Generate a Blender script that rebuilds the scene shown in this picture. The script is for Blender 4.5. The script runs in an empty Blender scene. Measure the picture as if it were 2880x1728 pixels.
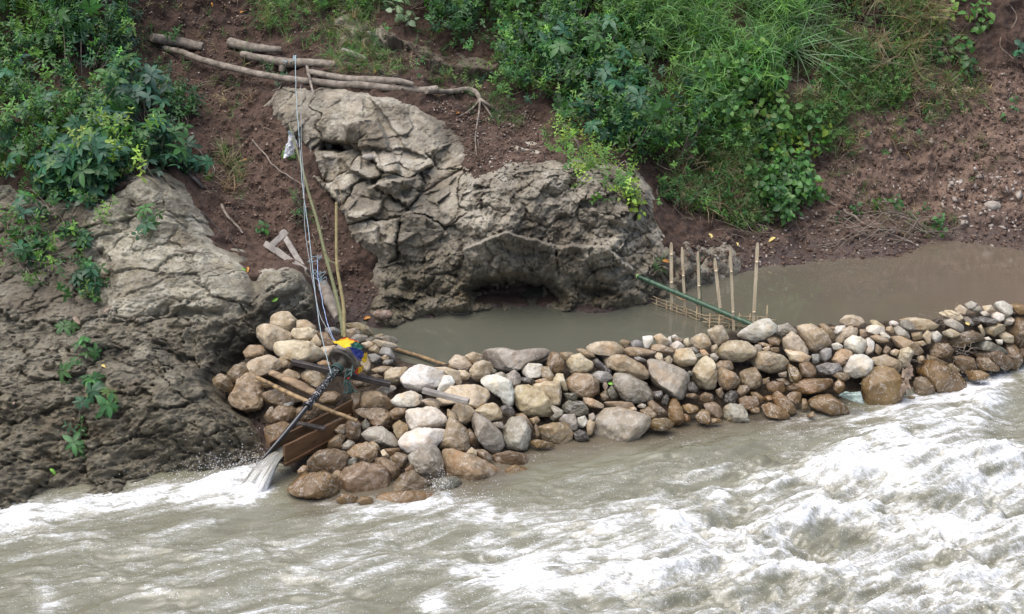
import bpy, math, random
import numpy as np
from mathutils import Vector, Matrix
random.seed(7); RNG = np.random.default_rng(7)
SC = bpy.context.scene; COL = SC.collection
# ------------------------------------------------------------------ camera
PITCH = math.radians(22.0); CAMH = 6.0; HF = math.radians(17.5)
FPX = 1440.0 / math.tan(HF)
CP, SP = math.cos(PITCH), math.sin(PITCH)
FW = np.array([0, CP, -SP]); UPV = np.array([0, SP, CP]); RT = np.array([1.0, 0, 0])
CAM = np.array([0, 0, CAMH])
cd = bpy.data.cameras.new('camera'); cam = bpy.data.objects.new('camera', cd); COL.objects.link(cam)
cd.sensor_width = 36; cd.lens = 18 / math.tan(HF); cd.clip_end = 500; cd.clip_start = 0.1
cam.location = CAM; cam.rotation_euler = (math.pi/2 - PITCH, 0, 0); SC.camera = cam

def proj(P):
    d = P - CAM
    zc = d @ FW
    return 1440 + FPX*d[..., 0]/zc, 864 - FPX*(d @ UPV)/zc
def rays(u, v):
    u = np.asarray(u, float); v = np.asarray(v, float)
    return FW + ((u-1440)/FPX)[..., None]*RT + ((864-v)/FPX)[..., None]*UPV
def atY(u, v, Y):            # surveyed point at distance Y across the river
    r = rays(u, v); k = np.asarray(Y)/r[..., 1]
    return CAM + r*k[..., None]
def atZ(u, v, z):            # surveyed point on the level z
    r = rays(u, v); k = (np.asarray(z)-CAMH)/r[..., 2]
    return CAM + r*k[..., None]
ZP = 0.35                    # pond level; the river lies at 0

# ------------------------------------------------------------------ noise
def _h(ix, iy, iz, s):
    h = (ix.astype(np.uint32)*np.uint32(374761393) + iy.astype(np.uint32)*np.uint32(668265263)
         + iz.astype(np.uint32)*np.uint32(2147483647) + np.uint32((s*974711+1013) & 0xffffffff))
    h = (h ^ (h >> np.uint32(13)))*np.uint32(1274126177)
    h = (h ^ (h >> np.uint32(16)))*np.uint32(2246822519)
    return h ^ (h >> np.uint32(15))
_G = np.array([[1,1,0],[-1,1,0],[1,-1,0],[-1,-1,0],[1,0,1],[-1,0,1],[1,0,-1],[-1,0,-1],
               [0,1,1],[0,-1,1],[0,1,-1],[0,-1,-1],[1,1,0],[-1,1,0],[0,-1,1],[0,-1,-1]], float)
def perlin(P, seed=0):
    P = np.asarray(P, float); i = np.floor(P).astype(np.int64); f = P - i
    w = f*f*f*(f*(f*6-15)+10); out = 0
    for dx in (0, 1):
        wx = w[:, 0] if dx else 1-w[:, 0]
        for dy in (0, 1):
            wy = w[:, 1] if dy else 1-w[:, 1]
            for dz in (0, 1):
                wz = w[:, 2] if dz else 1-w[:, 2]
                g = _G[_h(i[:, 0]+dx, i[:, 1]+dy, i[:, 2]+dz, seed) & np.uint32(15)]
                out = out + wx*wy*wz*(g[:, 0]*(f[:, 0]-dx)+g[:, 1]*(f[:, 1]-dy)+g[:, 2]*(f[:, 2]-dz))
    return out
def fbm(P, o=4, seed=0, gain=.5, ridge=False):
    P = np.asarray(P, float); s = 0; a = 1; t = 0
    for k in range(o):
        n = perlin(P*2.03**k + 17.3*k, seed+k)
        if ridge: n = 1-2*np.abs(n)*1.4
        s = s + a*n; t += a; a *= gain
    return s/t
def worley(P, seed=0, jit=.9):      # F1, F2, offset to nearest cell point, cell hash
    P = np.asarray(P, float); i = np.floor(P).astype(np.int64)
    n = len(P); f1 = np.full(n, 9.); f2 = np.full(n, 9.); off = np.zeros((n, 3)); cid = np.zeros(n, np.uint32)
    for dx in (-1, 0, 1):
        for dy in (-1, 0, 1):
            for dz in (-1, 0, 1):
                a, b, c = i[:, 0]+dx, i[:, 1]+dy, i[:, 2]+dz
                h = _h(a, b, c, seed)
                q = np.stack([a+.5+jit*((h & np.uint32(1023))/1023.-.5), b+.5+jit*(((h >> np.uint32(10)) & np.uint32(1023))/1023.-.5),
                              c+.5+jit*(((h >> np.uint32(20)) & np.uint32(1023))/1023.-.5)], 1)
                d = P-q; r = np.sqrt((d*d).sum(1)); m = r < f1
                f2 = np.where(m, f1, np.minimum(f2, r)); f1 = np.where(m, r, f1)
                off[m] = d[m]; cid[m] = h[m]
    return f1, f2, off, cid
def rnd(cid, k):
    return (_h(cid, cid >> np.uint32(7), cid*np.uint32(0)+np.uint32(k), 5) & np.uint32(65535))/65535.
def sstep(a, b, x):
    t = np.clip((x-a)/(b-a), 0, 1); return t*t*(3-2*t)
def sdf(poly, u, v):                # signed distance, negative inside
    p = np.asarray(poly, float).reshape(-1, 2); n = len(p)
    d = np.full(u.shape, 1e18); ins = np.zeros(u.shape, bool)
    for k in range(n):
        a = p[k]; b = p[(k+1) % n]; e = b-a
        wx, wy = u-a[0], v-a[1]
        t = np.clip((wx*e[0]+wy*e[1])/(e@e+1e-9), 0, 1)
        d = np.minimum(d, (wx-t*e[0])**2+(wy-t*e[1])**2)
        c = ((a[1] > v) != (b[1] > v))
        with np.errstate(divide='ignore', invalid='ignore'):
            c &= u < (b[0]-a[0])*(v-a[1])/(b[1]-a[1]+1e-12)+a[0]
        ins ^= c
    d = np.sqrt(d); return np.where(ins, -d, d)
def pl(pts): return np.array([float(q) for q in pts.replace(',', ' ').split()]).reshape(-1, 2)

# ------------------------------------------------------------------ objects
WLOC = {}
def tag(o, label=None, cat=None, group=None, kind=None):
    if label: o['label'] = label
    if cat: o['category'] = cat
    if group: o['group'] = group
    if kind: o['kind'] = kind
    return o
def empty(name, loc, label=None, cat=None, group=None):
    o = bpy.data.objects.new(name, None); COL.objects.link(o); o.location = tuple(loc); o.empty_display_size = .05
    WLOC[o] = np.array(loc, float); return tag(o, label, cat, group)
def mk(name, V, F, mat, parent=None, smooth=True, attrs=None, origin=None):
    V = np.asarray(V, float)
    if parent is not None: org = WLOC[parent]
    elif origin is not None: org = np.array(origin, float)
    else: org = np.array([V[:, 0].mean(), V[:, 1].mean(), V[:, 2].min()])
    me = bpy.data.meshes.new(name); L = V-org
    if isinstance(F, np.ndarray):
        nf, k = F.shape
        me.vertices.add(len(L)); me.vertices.foreach_set('co', L.astype(np.float32).ravel())
        me.loops.add(nf*k); me.loops.foreach_set('vertex_index', F.astype(np.int32).ravel())
        me.polygons.add(nf); me.polygons.foreach_set('loop_start', np.arange(0, nf*k, k, dtype=np.int32))
        me.update(calc_edges=True)
    else:
        me.from_pydata([tuple(p) for p in L], [], F); me.update()
    if smooth is True: me.polygons.foreach_set('use_smooth', np.ones(len(me.polygons), bool))
    for an, av in (attrs or {}).items():
        av = np.asarray(av)
        if av.ndim == 1:
            a = me.attributes.new(an, 'FLOAT', 'POINT'); a.data.foreach_set('value', av.astype(np.float32))
        else:
            a = me.attributes.new(an, 'FLOAT_COLOR', 'POINT')
            c = np.ones((len(av), 4), np.float32); c[:, :3] = av; a.data.foreach_set('color', c.ravel())
    me.validate(clean_customdata=False)
    if mat is not None: me.materials.append(mat)
    o = bpy.data.objects.new(name, me); COL.objects.link(o)
    if parent is not None: o.parent = parent; WLOC[o] = org
    else: o.location = tuple(org); WLOC[o] = org
    return o
def gridF(nr, nc, keep=None):
    i = np.arange((nr-1)*(nc-1)); r, c = i//(nc-1), i % (nc-1); a = r*nc+c
    F = np.stack([a, a+1, a+nc+1, a+nc], 1)
    if keep is not None: F = F[keep[F].any(1)]
    return F
def compact(V, F, attrs):
    use = np.zeros(len(V), bool); use[F.ravel()] = True
    idx = np.cumsum(use)-1
    return V[use], idx[F], {k: a[use] for k, a in attrs.items()}
class MB:
    def __init__(s): s.V = []; s.F = []
    def add(s, V, F):
        b = len(s.V); s.V += [tuple(p) for p in V]; s.F += [tuple(i+b for i in f) for f in F]; return s
    def tube(s, pts, r, n=8, rough=0, caps=True, seed=0, half=None, flat=1.0):
        pts = np.asarray(pts, float); m = len(pts)
        r = np.full(m, r, float) if np.isscalar(r) else np.interp(np.linspace(0, 1, m), np.linspace(0, 1, len(r)), r)
        T = np.gradient(pts, axis=0) if m > 2 else np.array([pts[1]-pts[0]]*2)
        T /= np.linalg.norm(T, axis=1)[:, None]+1e-12
        ref = np.array([0, 0, 1.]) if abs(T[0][2]) < .9 else np.array([0, -1., 0])
        V = []; rr = np.random.default_rng(seed)
        a0, a1 = half if half else (0, 2*math.pi)
        for k in range(m):
            A = np.cross(T[k], ref); A /= np.linalg.norm(A)+1e-12; B = np.cross(A, T[k])
            for j in range(n):
                a = a0+(a1-a0)*j/(n if not half else n-1)
                q = r[k]*(1+rough*(rr.random()-.5))
                V.append(pts[k]+A*math.cos(a)*q+B*math.sin(a)*q*flat)
        F = []
        for k in range(m-1):
            for j in range(n if not half else n-1):
                F.append((k*n+j, k*n+(j+1) % n, (k+1)*n+(j+1) % n, (k+1)*n+j))
        if half: 
            for k in range(m-1): F.append((k*n+n-1, k*n, (k+1)*n, (k+1)*n+n-1))
        if caps: F.append(tuple(range(n-1, -1, -1))); F.append(tuple((m-1)*n+j for j in range(n)))
        return s.add(V, F)
    def bar(s, a, b, w, h, up=(0, 0, 1), taper=1, seed=None):      # rectangular timber a->b
        a = np.array(a, float); b = np.array(b, float); t = b-a; L = np.linalg.norm(t); t /= L
        up = np.array(up, float); sx = np.cross(t, up); sx /= np.linalg.norm(sx); uz = np.cross(sx, t)
        rr = np.random.default_rng(seed or 0); V = []; N = 7; bev = min(w, h)*.12
        prof = [(-w/2+bev, -h/2), (w/2-bev, -h/2), (w/2, -h/2+bev), (w/2, h/2-bev), (w/2-bev, h/2), (-w/2+bev, h/2), (-w/2, h/2-bev), (-w/2, -h/2+bev)]
        for k in range(N):
            f = k/(N-1); q = 1+(taper-1)*f; c = a+t*L*f+(sx*(rr.random()-.5)*w*.05+uz*(rr.random()-.5)*h*.05 if seed else 0)
            for x, y in prof: V.append(c+sx*x*q+uz*y*q)
        F = []
        for k in range(N-1):
            for j in range(8): F.append((k*8+j, k*8+(j+1) % 8, (k+1)*8+(j+1) % 8, (k+1)*8+j))
        F.append(tuple(range(7, -1, -1))); F.append(tuple((N-1)*8+j for j in range(8)))
        return s.add(V, F)
    def disc(s, c, ax, prof, n=28):                    # lathe: prof = [(dist along axis, radius)]
        c = np.array(c, float); ax = np.array(ax, float); ax /= np.linalg.norm(ax)
        A = np.cross(ax, (0, 0, 1)); A /= np.linalg.norm(A); B = np.cross(A, ax); V = []
        for d, r in prof:
            for j in range(n):
                t = 2*math.pi*j/n; V.append(c+ax*d+A*math.cos(t)*r+B*math.sin(t)*r)
        F = [(k*n+j, k*n+(j+1) % n, (k+1)*n+(j+1) % n, (k+1)*n+j) for k in range(len(prof)-1) for j in range(n)]
        F.append(tuple(range(n-1, -1, -1))); F.append(tuple((len(prof)-1)*n+j for j in range(n)))
        return s.add(V, F)
    def build(s, name, mat, parent=None, smooth=True, auto=None):
        o = mk(name, np.array(s.V), s.F, mat, parent, smooth)
        me = o.data
        if auto:
            for e in (): pass
            me.set_sharp_from_angle(angle=math.radians(auto))
        return o
def spline(pts, n):
    p = np.asarray(pts, float); m = len(p)
    if m == 2: return np.linspace(p[0], p[1], n)
    q = np.vstack([2*p[0]-p[1], p, 2*p[-1]-p[-2]]); out = []
    for t in np.linspace(0, m-1-1e-9, n):
        k = int(t); f = t-k; a, b, c, d = q[k], q[k+1], q[k+2], q[k+3]
        out.append(.5*((2*b)+(-a+c)*f+(2*a-5*b+4*c-d)*f*f+(-a+3*b-3*c+d)*f**3))
    return np.array(out)
EXPO = 1.15
# ------------------------------------------------------------------ materials
class NT:
    def __init__(s, name):
        s.m = bpy.data.materials.new(name); s.m.use_nodes = True; s.t = s.m.node_tree; s.t.nodes.clear()
        s.out = s.t.nodes.new('ShaderNodeOutputMaterial'); s.p = s.n('ShaderNodeBsdfPrincipled'); s.l(s.p.outputs[0], s.out.inputs[0])
        s._c = None
    def n(s, k, **kw):
        o = s.t.nodes.new(k)
        for a, b in kw.items(): setattr(o, a, b)
        return o
    def l(s, a, b): s.t.links.new(a, b)
    def put(s, v, sock):
        if isinstance(v, (int, float)): sock.default_value = v
        elif isinstance(v, (tuple, list)): sock.default_value = tuple(v)+((1,) if len(v) == 3 and len(sock.default_value) == 4 else ())
        else: s.l(v, sock)
    def co(s, kind='Object'):
        if s._c is None: s._c = s.n('ShaderNodeTexCoord')
        return s._c.outputs[kind]
    def geo(s): return s.n('ShaderNodeNewGeometry').outputs['Position']
    def mapp(s, sc, kind='Object', vec=None, rot=(0, 0, 0)):
        m = s.n('ShaderNodeMapping'); s.l(vec or s.co(kind), m.inputs[0]); m.inputs['Scale'].default_value = sc; m.inputs['Rotation'].default_value = rot; return m.outputs[0]
    def noise(s, sc, d=6, r=.6, vec=None, dist=0):
        o = s.n('ShaderNodeTexNoise'); s.l(vec or s.co(), o.inputs['Vector']); o.inputs['Scale'].default_value = sc
        o.inputs['Detail'].default_value = d; o.inputs['Roughness'].default_value = r; o.inputs['Distortion'].default_value = dist; return o.outputs['Fac']
    def vor(s, sc, feat='F1', vec=None, out='Distance'):
        o = s.n('ShaderNodeTexVoronoi', feature=feat); s.l(vec or s.co(), o.inputs['Vector']); o.inputs['Scale'].default_value = sc; return o.outputs[out]
    def ramp(s, fac, *st):
        r = s.n('ShaderNodeValToRGB'); s.put(fac, r.inputs[0]); e = r.color_ramp.elements
        while len(e) < len(st): e.new(.5)
        for k, (p, c) in enumerate(st):
            e[k].position = p; e[k].color = (c, c, c, 1) if isinstance(c, (int, float)) else tuple(c)+(1,)
        return r.outputs[0]
    def mix(s, f, a, b, mode='MIX'):
        m = s.n('ShaderNodeMix', data_type='RGBA', blend_type=mode); s.put(f, m.inputs[0]); s.put(a, m.inputs[6]); s.put(b, m.inputs[7]); return m.outputs[2]
    def math(s, op, a, b=0., c=0.):
        m = s.n('ShaderNodeMath', operation=op); s.put(a, m.inputs[0]); s.put(b, m.inputs[1]); s.put(c, m.inputs[2]); return m.outputs[0]
    def mr(s, v, a, b, c=0., d=1., smooth=False):
        m = s.n('ShaderNodeMapRange'); 
        if smooth: m.interpolation_type = 'SMOOTHSTEP'
        s.put(v, m.inputs[0]); s.put(a, m.inputs[1]); s.put(b, m.inputs[2]); s.put(c, m.inputs[3]); s.put(d, m.inputs[4]); return m.outputs[0]
    def attr(s, name, col=False):
        a = s.n('ShaderNodeAttribute', attribute_name=name); return a.outputs['Color' if col else 'Fac']
    def bump(s, h, st, dist=.02, prev=None):
        b = s.n('ShaderNodeBump'); s.put(h, b.inputs['Height']); s.put(st, b.inputs['Strength']); b.inputs['Distance'].default_value = dist
        if prev: s.l(prev, b.inputs['Normal'])
        return b.outputs[0]
    def fin(s, col, rough=.8, nrm=None, spec=.5):
        s.put(col, s.p.inputs['Base Color']); s.put(rough, s.p.inputs['Roughness']); s.p.inputs['Specular IOR Level'].default_value = spec
        if nrm: s.l(nrm, s.p.inputs['Normal'])
        return s.m
def simple(name, c1, c2, sc=20, rough=.7, bump=.3, bsc=60, stretch=None, dist=.01, spec=.4):
    t = NT(name); v = t.mapp(stretch) if stretch else t.co()
    n1 = t.noise(sc, 5, .6, v); n2 = t.noise(bsc, 5, .65, v)
    c = t.mix(t.ramp(n1, (.3, 0.), (.7, 1.)), c1, c2)
    return t.fin(c, rough, t.bump(n2, bump, dist), spec)

def m_soil():
    t = NT('red_brown_soil'); P = t.geo()
    n1 = t.noise(1.1, 6, .6, P); n2 = t.noise(9, 8, .7, P); n3 = t.noise(55, 8, .75, P); v = t.vor(38, 'F1', P)
    tone = t.attr('tone'); wet = t.attr('wet')
    dk = t.mix(t.ramp(n2, (.35, 0.), (.65, 1.)), (.018, .011, .008), (.07, .039, .027))
    lt = t.mix(t.ramp(n2, (.33, 0.), (.68, 1.)), (.075, .043, .029), (.205, .13, .091))
    c = t.mix(t.math('ADD', tone, t.math('MULTIPLY', t.math('SUBTRACT', n1, .5), .5)), dk, lt)
    c = t.mix(t.ramp(n3, (.42, 0.), (.75, .8)), c, t.mix(tone, (.10, .066, .05), (.29, .215, .175)))
    c = t.mix(t.math('MULTIPLY', t.ramp(n3, (.3, 1.), (.45, 0.)), .6), c, (.02, .012, .01))
    c = t.mix(t.math('MULTIPLY', wet, .75), c, (.045, .03, .026))
    b = t.bump(t.math('ADD', n3, t.math('MULTIPLY', v, .7)), .9, .011)
    b = t.bump(t.noise(160, 4, .7, P), .7, .003, b)
    return t.fin(c, t.mr(wet, 0., 1., .9, .45), b, .35)
def m_rock(name, light, mid, dark, ochre, layer=(1, 1, 1)):
    t = NT(name); P = t.geo(); PL = t.mapp(layer, vec=P)
    n1 = t.noise(1.3, 7, .65, PL, .6); n2 = t.noise(7, 9, .7, PL, .4); n3 = t.noise(45, 8, .75, P); n4 = t.noise(3.2, 6, .6, P)
    wet = t.attr('wet'); st = t.attr('stain_shade')
    c = t.mix(t.ramp(n2, (.38, 0.), (.58, 1.)), mid, light)
    c = t.mix(t.math('MULTIPLY', t.ramp(n1, (.4, 1.), (.58, 0.)), .75), c, dark)
    c = t.mix(t.math('MULTIPLY', t.ramp(n4, (.5, 0.), (.7, 1.)), .55), c, ochre)
    c = t.mix(t.math('MULTIPLY', t.ramp(n3, (.33, 1.), (.46, 0.)), .5), c, dark)
    c = t.mix(t.math('MULTIPLY', t.ramp(n3, (.58, 0.), (.8, 1.)), .6), c, tuple(min(.75, x*1.5) for x in light))
    cr = t.vor(5.5, 'DISTANCE_TO_EDGE', t.mix(.18, PL, t.n('ShaderNodeTexNoise').outputs['Color']))
    c = t.mix(t.math('MULTIPLY', t.ramp(cr, (0., 1.), (.03, 0.)), .35), c, dark)
    c = t.mix(t.math('MULTIPLY', st, .8), c, t.mix(n2, (.05, .037, .026), (.13, .1, .065)))  # darkens for rock stains and for shade painted into the colour
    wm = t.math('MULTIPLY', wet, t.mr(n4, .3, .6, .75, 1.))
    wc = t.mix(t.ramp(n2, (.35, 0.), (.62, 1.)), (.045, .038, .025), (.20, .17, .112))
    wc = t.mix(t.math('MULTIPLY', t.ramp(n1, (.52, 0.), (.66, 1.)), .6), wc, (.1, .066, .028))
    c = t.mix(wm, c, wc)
    b = t.bump(n2, .8, .04); b = t.bump(n3, .9, .014, b); b = t.bump(t.noise(130, 5, .7, P), .9, .005, b)
    rg = t.mr(t.math('MULTIPLY', wm, t.ramp(t.noise(6, 4, .5, P), (.4, .5), (.6, 1.))), 0., 1., .88, .22)
    return t.fin(c, rg, b, .5)
def m_stone():
    t = NT('river_stone'); oi = t.n('ShaderNodeObjectInfo'); base = oi.outputs['Color']; wet = oi.outputs['Alpha']
    off = t.n('ShaderNodeVectorMath', operation='ADD'); t.l(t.co(), off.inputs[0])
    sc = t.n('ShaderNodeVectorMath', operation='SCALE'); cm = t.n('ShaderNodeCombineXYZ')
    for k in range(3): t.l(oi.outputs['Random'], cm.inputs[k])
    t.l(cm.outputs[0], sc.inputs[0]); sc.inputs['Scale'].default_value = 37.; t.l(sc.outputs[0], off.inputs[1]); P = off.outputs[0]
    n1 = t.noise(5, 6, .6, P, .8); n2 = t.noise(22, 8, .7, P, .3); n3 = t.noise(110, 6, .75, P); n5 = t.noise(3.2, 5, .55, P, 1.)
    c = t.mix(t.ramp(n1, (.35, 0.), (.65, 1.)), t.mix(1., base, (.6, .54, .46), 'MULTIPLY'), base)
    c = t.mix(t.math('MULTIPLY', t.ramp(n2, (.5, 0.), (.72, 1.)), t.mr(wet, 0., 1., .7, .25)), c, t.mix(.5, base, (.72, .7, .66)))
    c = t.mix(t.math('MULTIPLY', t.ramp(n2, (.3, 1.), (.45, 0.)), .55), c, (.1, .085, .065))
    c = t.mix(t.math('MULTIPLY', t.ramp(n3, (.3, 1.), (.42, 0.)), .4), c, (.08, .065, .05))
    c = t.mix(t.math('MULTIPLY', t.ramp(n5, (.56, 0.), (.66, 1.)), .5), c, t.mix(1., base, (.9, .68, .45), 'MULTIPLY'))
    vn = t.ramp(t.math('ABSOLUTE', t.math('SUBTRACT', t.noise(4.5, 4, .6, P, 1.5), .5)), (0., 1.), (.015, 0.))
    c = t.mix(t.math('MULTIPLY', vn, .4), c, (.6, .57, .52))
    b = t.bump(n2, .55, .02); b = t.bump(n3, .5, .006, b)
    rg = t.math('ADD', t.mr(wet, 0., 1., .8, .13), t.math('MULTIPLY', t.math('SUBTRACT', n2, .5), .3))
    return t.fin(c, rg, b, .5)
def m_river():
    t = NT('river_water'); P = t.geo(); f = t.attr('foam')
    PF = t.mapp((1, 3.2, 1), vec=P, rot=(0, 0, math.radians(-19)))
    n1 = t.noise(7, 7, .7, PF, 1.2); n2 = t.noise(19, 7, .75, PF, 1.); n3 = t.noise(75, 4, .75, P); n4 = t.noise(3, 5, .6, PF, 1.); n5 = t.noise(46, 6, .8, t.mapp((1, 1.7, 1), vec=P, rot=(0, 0, math.radians(-22))), .5)
    k = t.math('ADD', f, t.math('ADD', t.math('MULTIPLY', t.math('SUBTRACT', n1, .5), .85), t.math('ADD', t.math('MULTIPLY', t.math('SUBTRACT', n2, .5), .95), t.math('MULTIPLY', t.math('SUBTRACT', n5, .5), .5))))
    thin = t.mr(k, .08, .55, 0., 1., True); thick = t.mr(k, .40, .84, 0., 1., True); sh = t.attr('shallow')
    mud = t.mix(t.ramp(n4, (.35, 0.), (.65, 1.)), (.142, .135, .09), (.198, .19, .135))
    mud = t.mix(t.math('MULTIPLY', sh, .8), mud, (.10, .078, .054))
    c = t.mix(t.math('MULTIPLY', thin, .6), mud, (.40, .39, .345)); c = t.mix(thick, c, (.74, .75, .76))
    spk = t.math('MULTIPLY', t.ramp(n3, (.60, 0.), (.66, 1.)), t.mr(k, -.25, .3, .0, .9)); c = t.mix(spk, c, (.84, .85, .86))
    b = t.bump(n1, .10, .05); b = t.bump(n2, .14, .02, b); b = t.bump(n3, .2, .003, b)
    return t.fin(c, t.mr(thick, 0., 1., .1, .55), b, .5)
def m_pond():
    t = NT('pond_water'); P = t.geo(); PS = t.mapp((1, 2.2, 1), vec=P)
    b = t.bump(t.noise(4, 3, .5, PS), .07, .012); b = t.bump(t.noise(22, 4, .6, PS), t.mr(t.noise(1.1, 3, .5, P), .45, .62, .01, .16), .004, b)
    s = t.n('ShaderNodeSeparateXYZ'); t.l(P, s.inputs[0])
    c = t.mix(t.mr(t.math('ADD', s.outputs[0], t.math('MULTIPLY', t.noise(.8, 4, .6, P), 2.)), 2., 5.5), (.10, .099, .074), (.128, .1, .074))
    t.p.inputs['IOR'].default_value = 2.0
    return t.fin(c, .025, b, .5)
def m_falls():
    t = NT('falling_water'); a = t.attr('ft', True); v = t.mapp((9, 1.3, 1), vec=a); n = t.noise(1.6, 6, .65, v, .4); n2 = t.noise(60, 5, .7, t.geo(), .5)
    s = t.n('ShaderNodeSeparateXYZ'); t.l(a, s.inputs[0])
    k = t.math('ADD', t.math('MULTIPLY', s.outputs[1], .35), t.math('ADD', n, t.math('MULTIPLY', t.math('SUBTRACT', n2, .5), .35)))
    c = t.mix(t.ramp(k, (.60, 0.), (1., 1.)), (.20, .19, .155), (.66, .67, .67))
    return t.fin(c, .15, t.bump(n, .5, .02), .5)
def m_leaf(name='leaf', rough=.42, trans=.3):
    t = NT(name); a = t.attr('col', True); t.p.inputs['Roughness'].default_value = rough; t.p.inputs['Specular IOR Level'].default_value = .4
    n = t.noise(70, 3, .6, t.geo())
    c = a; t.l(c, t.p.inputs['Base Color'])
    tr = t.n('ShaderNodeBsdfTranslucent'); t.l(t.mix(1., c, (1.5, 1.6, .7), 'MULTIPLY'), tr.inputs[0])
    mx = t.n('ShaderNodeMixShader'); mx.inputs[0].default_value = trans; t.l(t.p.outputs[0], mx.inputs[1]); t.l(tr.outputs[0], mx.inputs[2]); t.l(mx.outputs[0], t.out.inputs[0])
    return t.m
def m_bamboo(name, c1, c2, c3, rough=.45):
    t = NT(name); v = t.mapp((1, 1, .12)); n = t.noise(60, 5, .6, v); n2 = t.noise(45, 5, .7)
    c = t.mix(t.ramp(n, (.35, 0.), (.65, 1.)), c1, c2); c = t.mix(t.ramp(n2, (.6, 0.), (.68, .8)), c, c3)
    return t.fin(c, rough, t.bump(n, .2, .004), .45)
def m_paint():        # turbine tube: dark paint worn to bare metal
    t = NT('worn_dark_metal'); n = t.noise(38, 6, .7, None, .6)
    k = t.ramp(n, (.53, 0.), (.6, 1.)); c = t.mix(k, (.012, .011, .013), (.42, .4, .37))
    return t.fin(c, t.mr(k, 0., 1., .25, .5), t.bump(n, .2, .003), .5)
M = dict(
 soil=m_soil(),
 rock=m_rock('grey_bedrock', (.49, .445, .36), (.30, .258, .192), (.088, .072, .049), (.285, .23, .152)),
 rockl=m_rock('layered_bedrock', (.50, .465, .37), (.285, .255, .185), (.085, .07, .046), (.28, .225, .135), (1, 1, 2.4)),
 stone=m_stone(), river=m_river(), pond=m_pond(), falls=m_falls(),
 gravel=simple('wet_gravel', (.03, .022, .015), (.10, .07, .045), 30, .5, .9, 60, None, .03),
 leaf=m_leaf(), grass=m_leaf('grass_blade', .5, .35),
 twig=simple('dry_twig', (.10, .075, .055), (.3, .25, .2), 14, .85, .5, 60),
 log=simple('weathered_log', (.085, .068, .052), (.31, .265, .215), 13, .88, .9, 34, (1, 1, 1), .012),
 plank=simple('grey_plank', (.15, .135, .12), (.36, .325, .285), 10, .85, .5, 50, (1, 1, 1), .008),
 wetwood=simple('wet_brown_plank', (.07, .036, .017), (.155, .085, .042), 7, .38, .4, 50, (.6, 1, 4), .008),
 darkwood=simple('dark_wet_beam', (.018, .015, .014), (.075, .062, .055), 12, .4, .5, 50),
 split=simple('split_timber', (.05, .03, .018), (.42, .29, .17), 11, .6, .8, 40, (.7, 1.6, 1.6), .012),
 bark=simple('mottled_pole_bark', (.035, .02, .012), (.40, .27, .13), 22, .45, .6, 50, None, .01),
 metal=simple('weathered_housing_metal', (.10, .08, .07), (.36, .31, .26), 18, .55, .3, 60, None, .004),
 dmetal=simple('dark_worn_rim', (.03, .026, .022), (.15, .13, .1), 20, .4, .3, 50, None, .004),
 tube=m_paint(), black=simple('black_hose', (.006, .006, .008), (.018, .018, .022), 20, .22, .3, 90, None, .004, .6),
 rblue=simple('pale_blue_rope', (.19, .27, .3), (.38, .46, .48), 60, .8, .3, 200), rblue2=simple('blue_twine', (.1, .17, .42), (.5, .6, .75), 40, .7, .3, 200),
 rwhite=simple('white_cord', (.2, .215, .215), (.38, .4, .4), 60, .8, .3, 200),
 rgreen=simple('dark_green_rope', (.02, .045, .04), (.07, .115, .1), 80, .8, .5, 160), wire=simple('black_wire', (.012, .012, .014), (.03, .03, .03), 30, .5, .1),
 bag=simple('white_plastic_bag', (.6, .6, .62), (.75, .75, .77), 12, .35, .5, 26, None, .02),
 yellow=simple('yellow_cloth', (.62, .36, .012), (.8, .52, .03), 14, .75, .3, 60), green=simple('green_cloth', (.02, .1, .065), (.04, .15, .1), 14, .7, .3, 60),
 blue=simple('blue_cloth', (.02, .03, .19), (.05, .07, .3), 14, .65, .3, 60), red=simple('red_cloth', (.5, .03, .015), (.65, .07, .03), 14, .7, .3, 60),
 bgreen=m_bamboo('green_bamboo', (.018, .05, .028), (.045, .095, .05), (.22, .25, .19), .38),
 bpole=m_bamboo('olive_bamboo', (.085, .095, .04), (.17, .165, .08), (.3, .26, .16)), btan=m_bamboo('tan_bamboo', (.42, .33, .21), (.62, .52, .37), (.3, .21, .11), .55),
 byel=m_bamboo('yellowing_bamboo', (.2, .17, .07), (.34, .27, .13), (.38, .3, .18)),
 weave=simple('bamboo_slat', (.16, .105, .055), (.42, .33, .2), 20, .7, .3, 60), cut=simple('fresh_cut_bamboo', (.3, .5, .12), (.4, .6, .2), 30, .6, .1),
 dleaf=simple('dead_brown_leaf', (.16, .11, .075), (.32, .25, .19), 16, .75, .6, 40), oleaf=simple('orange_leaf', (.35, .13, .03), (.5, .26, .06), 20, .6, .3, 50),
 yleaf=simple('yellow_leaf', (.5, .4, .12), (.6, .48, .2), 20, .6, .3, 50), gleaf=simple('green_fallen_leaf', (.12, .3, .03), (.22, .42, .08), 20, .5, .3, 50),
 crumb=simple('soil_crumb', (.055, .033, .024), (.17, .112, .08), 8, .9, .6, 60), chip=simple('stone_chip', (.2, .16, .135), (.42, .36, .31), 6, .85, .4, 60),
 plastic=simple('pale_green_plastic', (.22, .28, .25), (.36, .42, .38), 12, .35, .6, 24, None, .02), foam=simple('white_spray', (.8, .82, .84), (.9, .9, .9), 10, .2, .1),
)
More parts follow.
